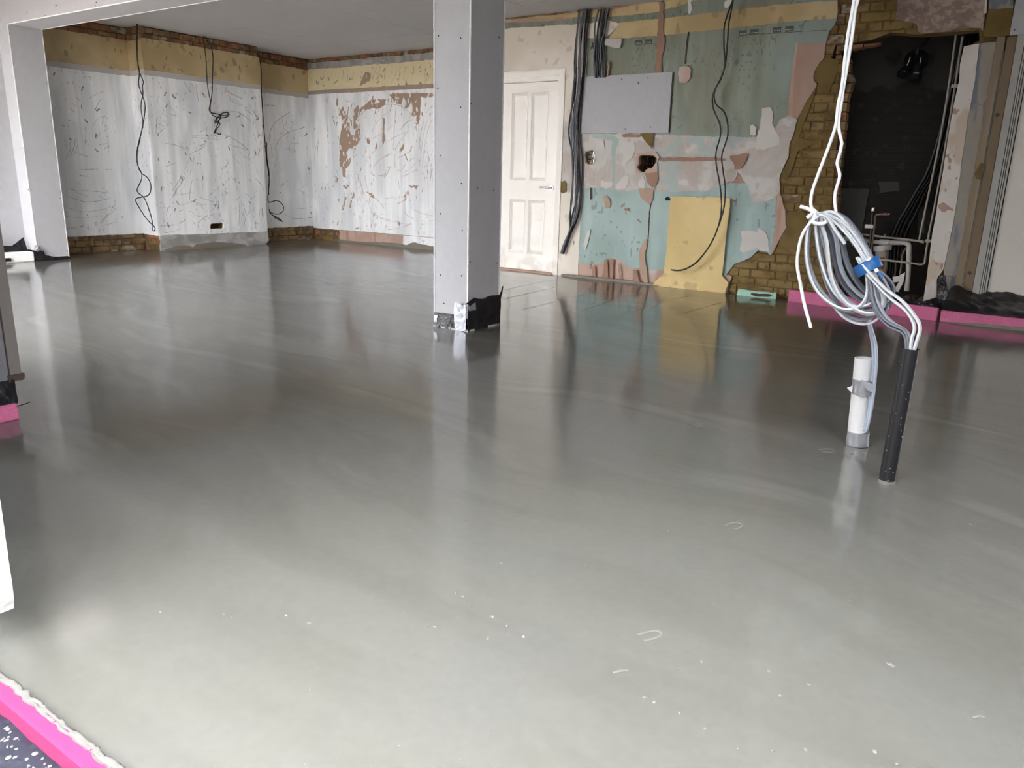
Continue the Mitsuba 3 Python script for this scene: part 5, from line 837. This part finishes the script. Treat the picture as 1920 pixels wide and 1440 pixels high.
# lounge cables
XW = -9.10
a = [(5.489,2.624),(5.467,2.503),(5.451,2.346),(5.448,2.189),(5.456,2.070),(5.435,1.958),(5.444,1.885),(5.473,1.802),(5.489,1.717),(5.469,1.591),(5.427,1.450),(5.376,1.297),(5.334,1.156),(5.335,1.030)]; b = [(5.330,1.149),(5.329,1.042),(5.362,0.943),(5.424,0.896),(5.468,0.815),(5.460,0.733),(5.401,0.671),(5.265,0.638),(5.286,0.556),(5.348,0.445),(5.428,0.345),(5.472,0.295),(5.465,0.260),(5.442,0.261),(5.447,0.303),(5.432,0.457),(5.393,0.596),(5.356,0.665),(5.295,0.719),(5.295,0.760),(5.353,0.855),(5.366,0.936),(5.333,1.016),(5.324,1.122),(5.338,1.202),(5.390,1.350),(5.443,1.511),(5.436,1.654),(5.455,1.773),(5.478,1.852),(5.484,1.943)]
YP = 5.50
def nearX(q, x): return [(x, u, w) for u, w in q]
c1_ = nearX(a, -9.10) ; c2_ = nearX(b, -9.10)
loop_cable('looped_cable', 'black cable hanging in long loops on the left edge of the chimney breast', [c1_[:-1] + c2_[1:16], c2_[15:] + nearX([(5.493,1.964),(5.456,2.070),(5.444,2.189),(5.455,2.346),(5.474,2.504),(5.492,2.625)], -9.095)], .006, 'cable_black')
a = [(6.356,2.631),(6.356,2.522),(6.362,2.381),(6.362,2.226),(6.358,2.055),(6.371,1.924),(6.381,1.819),(6.359,1.750),(6.368,1.708),(6.432,1.696),(6.529,1.683),(6.595,1.681),(6.634,1.705),(6.632,1.725),(6.590,1.722),(6.530,1.697),(6.468,1.645),(6.426,1.594),(6.438,1.581),(6.482,1.612),(6.527,1.656),(6.513,1.695)]
b = [(6.362,2.632),(6.385,2.552),(6.428,2.507),(6.457,2.420),(6.453,2.289),(6.433,2.129),(6.414,1.968),(6.381,1.819),(6.366,1.724),(6.397,1.673),(6.461,1.651),(6.543,1.650),(6.611,1.669),(6.642,1.698),(6.623,1.717),(6.564,1.713),(6.503,1.674),(6.449,1.616),(6.435,1.584),(6.472,1.597),(6.495,1.572),(6.449,1.514),(6.408,1.450)]
loop_cable('looped_cable', 'black cable hanging from the ceiling and knotted in the middle of the chimney breast', [nearX(a, -9.11), nearX(b, -9.10), nearX([(6.528,1.669),(6.478,1.571),(6.408,1.457)], -9.12), nearX([(6.408,1.457),(6.437,1.466),(6.468,1.450),(6.518,1.450)], -9.12)], .006, 'cable_black')
a = [(7.340,2.413),(7.337,2.191),(7.332,1.942),(7.337,1.640),(7.349,1.333),(7.364,1.074),(7.383,0.864),(7.351,0.692),(7.353,0.572),(7.473,0.592),(7.590,0.542),(7.609,0.460),(7.529,0.407),(7.427,0.414),(7.354,0.438),(7.424,0.377),(7.584,0.290)]; b = [(7.369,1.386),(7.359,1.152),(7.380,0.970),(7.356,0.758),(7.357,0.678)]
loop_cable('looped_cable', 'black cable down the right edge of the chimney breast, ending in a small coil', [[(-9.30, 7.27, 2.6)] + nearX(a, -9.30), nearX(b, -9.29), nearX([(7.347,0.478),(7.376,0.410),(7.491,0.353),(7.564,0.302)], -9.29)], .006, 'cable_black')

# ------------------------------------------------------------------ floor pipes and the hanging coil
t = thing('floor_conduit', 'black plastic conduit pipe standing in the wet screed under the cable coil', 'pipe')
q = [(-0.336,0.482),(-0.345,-0.005)]; a, b = np.array([q[0][0], 2.85, q[0][1]]), np.array([q[1][0], 2.85, 0.0]); ax = (b - a) / np.linalg.norm(b - a)
def hollow(a, b, ro, ri, sides=28):
    a, b = np.array(a), np.array(b); d = (b - a) / np.linalg.norm(b - a)
    m = tube([b, (a + b) / 2, a, a, a + d * .06], [ro, ro, ro, ri, ri], sides, smooth=False); return m
def hollow2(a, b, ro, ri, sides=28, deep=.08):
    a, b = np.array(a, float), np.array(b, float); L_ = np.linalg.norm(b - a); d = (b - a) / L_
    prof = [(0, L_), (ro, L_), (ro, 0), (ri, 0), (ri, deep), (0, deep)]
    m = trimesh.creation.revolve(np.array(prof)[::-1], sections=sides); m.apply_transform(trimesh.geometry.align_vectors([0, 0, 1], d)); m.apply_translation(a); return m
put(t + '__pipe', hollow2(a, b, .0265, .0235), 'blackpipe', 40); put(t + '__base_ring', cyl(b + np.array([0, 0, .012]), b - np.array([0, 0, .002]), .0285, 24), 'crumb', 40, 'pale cement ring at the foot')
rng = random.Random(8); ms = []
e1 = np.cross(ax, [0, 1, 0]); e1 /= np.linalg.norm(e1); e2 = np.cross(ax, e1)
for i in range(60):
    s = rng.random() ** .7; th = rng.uniform(0, 6.28); p = a + (b - a) * (.05 + .93 * s) + (e1 * math.cos(th) + e2 * math.sin(th)) * .0265; m = trimesh.creation.icosphere(1, rng.uniform(.0008, .0026)); m.apply_translation(p); ms.append(m)
stuff(put(t + '__cement_specks', cat_(ms), 'crumb'))
black_top = a
t = thing('floor_conduit', 'white plastic pipe bound with silver tape standing in the wet screed', 'pipe')
q = [(-0.537,0.354),(-0.522,0.006),(-0.524,0.245),(-0.523,0.027)]; a, b = np.array([q[0][0], 3.22, q[0][1]]), np.array([q[1][0], 3.22, 0.0]); d = b - a
put(t + '__pipe', hollow2(a, b, .034, .030), 'pvc_white', 40)
def band(a, b, r, amp, seed, sides=30):
    c = np.linspace(a, b, 8); m = tube(c, r, sides, smooth=False); n = meshkit.fbm(m.vertices * [60, 60, 45], 3, seed); ctr = np.array(a) + ((m.vertices - a) @ (b - a))[:, None] * (b - a) / ((b - a) @ (b - a)); m.vertices = ctr + (m.vertices - ctr) * (1 + amp * (n[:, None] - .4)); return m
cx_ = np.array([.024, -.01, 0])
put(t + '__duct_tape', band(a + d * .235 + cx_ * .4, a + d * .40 + cx_ * .4, .042, .18, 3), 'tape', 40, 'silver tape band'); put(t + '__duct_tape', band(a + d * .84 + cx_ * .3, a + d * .995 + cx_ * .3, .041, .16, 5), 'tape', 40, 'silver tape band at the foot')
put(t + '__tape_end', wrinkle(Polygon([(-0.574,0.238),(-0.554,0.250),(-0.553,0.220)]), 'Y3.17', 0, .004, 3), 'pvc_white', 40); put(t + '__tape_end', wrinkle(Polygon([(-0.527,0.281),(-0.479,0.268),(-0.479,0.236),(-0.499,0.243)]), 'Y3.165', 0, .006, 4), 'tape', 40)
t = thing('feed_cable', 'pale blue grey twin cable rising beside the white taped pipe into the coil', 'cable')
q = [(-0.484,0.077),(-0.478,0.158),(-0.479,0.236),(-0.482,0.304),(-0.486,0.362),(-0.500,0.428),(-0.519,0.475),(-0.536,0.523),(-0.550,0.554)]; scene[t] = mikit.ply(tube(onY(q, 3.18), .01, 10, flat=(.0125, .006), up=(0, 1, 0)), 'mat_cable_blue', smooth=50)
for i in range(1): pass
t = thing('feed_cable', 'second pale cable beside the white taped pipe, partly behind the tape', 'cable')
q = [(-0.495,0.070),(-0.488,0.151),(-0.491,0.229),(-0.494,0.298),(-0.500,0.357),(-0.513,0.423),(-0.528,0.471),(-0.544,0.519),(-0.557,0.551)]; scene[t] = mikit.ply(tube(onY(q, 3.205), .01, 10, flat=(.011, .006), up=(0, 1, 0)), 'mat_cable_blue', smooth=50)

# the coil: twin cables looped between a string knot, a blue tape wrap and the black conduit
YQ2 = 2.93
rng = random.Random(17)
loop_out = [(-0.522,0.734),(-0.569,0.801),(-0.622,0.861),(-0.663,0.895),(-0.701,0.903),(-0.726,0.880),(-0.733,0.827),(-0.726,0.770),(-0.702,0.698),(-0.664,0.635),(-0.619,0.595),(-0.570,0.577),(-0.529,0.588),(-0.505,0.619),(-0.503,0.660),(-0.516,0.699),(-0.525,0.722)]
coil = thing('cable_coil', 'hanging coil of grey twin cables bound with blue tape above the floor pipes', 'cable coil')
LO = np.array(loop_out)
def turn(k, dx, dy, yo, sc, wob, n0=0, n1=None):
    c = np.array([.5 * (LO[3] + LO[12])])[0]; P = []
    for i, p in enumerate(LO[n0:n1]):
        f_ = (.25, .3, .35, .3, .25, .5, .85, 1, 1, 1, 1, 1, .9, .8, .6, .4, .3)[i + n0]
        q = c + (p - c) * (1 + (sc - 1) * f_); P.append((q[0] + dx * f_ + wob * math.sin(i * 1.3 + k), YQ2 + yo * f_, q[1] + dy * f_ + wob * math.cos(i * 1.1 + 2 * k)))
    return P
cols = ['cable_light', 'cable_grey', 'cable_dark', 'cable_light', 'cable_grey', 'cable_dark', 'cable_light', 'cable_grey', 'cable_dark', 'cable_grey']
specs = [(0, 0, -.03, 1.0), (.008, -.004, .0, 1.02), (.035, .008, .03, .97), (.05, .01, -.015, .98), (.075, .0, .015, .97), (.085, .02, .04, .94), (.10, -.005, -.03, 1.0), (.125, .02, .01, .95), (.135, .03, .035, .92), (.06, -.03, .05, 1.05)]
for k, (dx, dy, yo, sc) in enumerate(specs):
    P = turn(k, dx * .75, dy, yo, sc, .0035)
    put(coil + '__cable', tube(P, .01, 10, flat=(.0105, .0052), up=(0, 1, 0), n=6), cols[k], 50)
# lower slack loops and the tails into the conduit
for i, (pts, col, yo) in enumerate((([(-0.592,0.808),(-0.638,0.864),(-0.665,0.897),(-0.689,0.902)], 'cable_light', -.05), ([(-0.576,0.801),(-0.623,0.869),(-0.658,0.907),(-0.682,0.910)], 'cable_light', .02), ([(-0.523,0.738),(-0.554,0.803),(-0.600,0.867),(-0.643,0.906),(-0.671,0.912),(-0.704,0.901)], 'cable_light', .0),
        ([(-0.619,0.590),(-0.583,0.553),(-0.541,0.533),(-0.499,0.532),(-0.471,0.548),(-0.455,0.580),(-0.472,0.635),(-0.501,0.688),(-0.520,0.718)], 'cable_light', .01), ([(-0.514,0.727),(-0.488,0.673),(-0.463,0.640),(-0.448,0.609),(-0.446,0.582),(-0.463,0.567),(-0.492,0.560),(-0.538,0.567),(-0.582,0.582)], 'cable_grey', .05),
        ([(-0.510,0.723),(-0.477,0.674),(-0.447,0.641),(-0.438,0.615),(-0.447,0.589),(-0.480,0.584),(-0.517,0.577)], 'cable_dark', .06), ([(-0.517,0.718),(-0.495,0.656),(-0.483,0.618),(-0.487,0.581),(-0.508,0.566),(-0.546,0.570)], 'cable_dark', .03))):
    put(coil + '__cable', tube([(a_, YQ2 + yo, b_) for a_, b_ in pts], .01, 10, flat=(.0105, .0052), up=(0, 1, 0), n=7), col, 50)
bt = black_top
for i, (pts, col) in enumerate((([(-0.543,0.762),(-0.508,0.723),(-0.466,0.686),(-0.434,0.662),(-0.399,0.642),(-0.368,0.618),(-0.338,0.586),(-0.320,0.557),(-0.320,0.522),(-0.324,0.490),(-0.325,0.442)], 'cable_light'), ([(-0.551,0.765),(-0.519,0.721),(-0.477,0.681),(-0.443,0.651),(-0.408,0.627),(-0.373,0.604),(-0.349,0.577),(-0.336,0.547),(-0.338,0.520),(-0.337,0.484),(-0.331,0.441)], 'cable_light'),
        ([(-0.521,0.736),(-0.494,0.675),(-0.481,0.629),(-0.461,0.592),(-0.431,0.563),(-0.393,0.546),(-0.366,0.536),(-0.351,0.512),(-0.344,0.479),(-0.338,0.440)], 'cable_dark'), ([(-0.521,0.740),(-0.499,0.683),(-0.486,0.629),(-0.463,0.583),(-0.434,0.553),(-0.399,0.535),(-0.372,0.527),(-0.357,0.505),(-0.351,0.478),(-0.344,0.439)], 'cable_dark'),
        ([(-0.513,0.737),(-0.487,0.676),(-0.472,0.634),(-0.452,0.597),(-0.421,0.564),(-0.386,0.545),(-0.361,0.532),(-0.345,0.507),(-0.338,0.476),(-0.333,0.440)], 'cable_grey'))):
    n_ = len(pts); put(coil + '__tail', tube([(a_, 2.90 - .05 * k / n_ + .006 * (i - 2), b_) for k, (a_, b_) in enumerate(pts)], .01, 10, flat=(.0105, .0052), up=(0, 1, 0), n=7), col, 50)
q = [(-0.538,0.724),(-0.506,0.735),(-0.547,0.748),(-0.495,0.750),(-0.530,0.709),(-0.489,0.733)]; a = np.array([q[0][0], YQ2, q[0][1]])
tp = [(-0.528,0.750),(-0.506,0.718)]; cc = [np.array([u, 2.92, w]) for u, w in tp]
m = band(cc[0], cc[1], .044, .12, 6, 24); put(coil + '__tape', m, 'tape_blue', 40, 'blue tape wrap')
put(coil + '__tape', wrinkle(Polygon([(-0.477,0.724),(-0.466,0.725),(-0.454,0.704),(-0.458,0.701),(-0.470,0.713)]), 'Y2.875', 0, .006, 21), 'tape_blue', 40, 'loose end of blue tape')
put(coil + '__label_tag', plate(Polygon([(-0.517,0.762),(-0.505,0.771),(-0.501,0.765),(-0.511,0.756)]), 'Y2.875', 0, .002), 'pvc_white'); put(coil + '__label_tag', plate(Polygon([(-0.490,0.729),(-0.479,0.736),(-0.472,0.727),(-0.480,0.719)]), 'Y2.875', 0, .002), 'pvc_white')
t = thing('hanging_string', 'pair of white cables that hold the coil up from the ceiling', 'cable')
s1 = [(-0.675,1.603),(-0.675,1.575),(-0.677,1.537),(-0.680,1.474),(-0.679,1.370),(-0.679,1.311),(-0.683,1.265),(-0.682,1.218),(-0.689,1.164),(-0.696,1.122)]; s1b = [(-0.712,1.082),(-0.728,1.007),(-0.735,0.957),(-0.728,0.923),(-0.705,0.906),(-0.683,0.892),(-0.668,0.874)]
s2 = [(-0.665,1.602),(-0.670,1.568),(-0.670,1.530),(-0.670,1.473),(-0.674,1.370),(-0.676,1.311),(-0.677,1.264),(-0.678,1.218),(-0.669,1.174),(-0.658,1.143)]; s2b = [(-0.658,1.139),(-0.661,1.107),(-0.665,1.075),(-0.653,1.042),(-0.654,1.009),(-0.659,0.968),(-0.648,0.913)]
tp_ = [(-.80, 2.93, 2.6), (-.72, 2.93, 2.0)]
up_ = lambda q, o: [(q[0][0] - .005 + o, 2.93, 2.60), (q[0][0] + .008 - o, 2.93, 2.2), (q[0][0] - .004 + o, 2.93, 1.9)]
for q, o, yo in ((s1[:-1] + s1b[1:], 0, -.008), (s2 + s2b, .01, .006)):
    put(t + '__strand', tube(up_(q, o) + [(a_, 2.93 + yo, b_) for a_, b_ in q], .007, 8, flat=(.008, .005), up=(0, 1, 0)), 'cable_white', 50)
for q in ([(-0.759,0.927),(-0.737,0.922),(-0.707,0.910)], [(-0.731,0.890),(-0.718,0.902),(-0.704,0.918)], [(-0.723,0.924),(-0.706,0.900),(-0.710,0.878),(-0.694,0.871),(-0.673,0.874),(-0.662,0.881)]): put(t + '__knot_end', tube(onY(q, 2.885), .0065, 8), 'cable_white', 50)
t = thing('hanging_string', 'white cable tail hanging loose left of the coil', 'cable')
q = [(-0.697,0.896),(-0.715,0.878),(-0.740,0.834),(-0.748,0.786),(-0.747,0.725),(-0.730,0.665),(-0.712,0.605),(-0.693,0.554),(-0.672,0.503)]; scene[t] = mikit.ply(tube(onY(q, 2.89), .007, 8, flat=(.0085, .005), up=(0, 1, 0)), 'mat_cable_white', smooth=50)
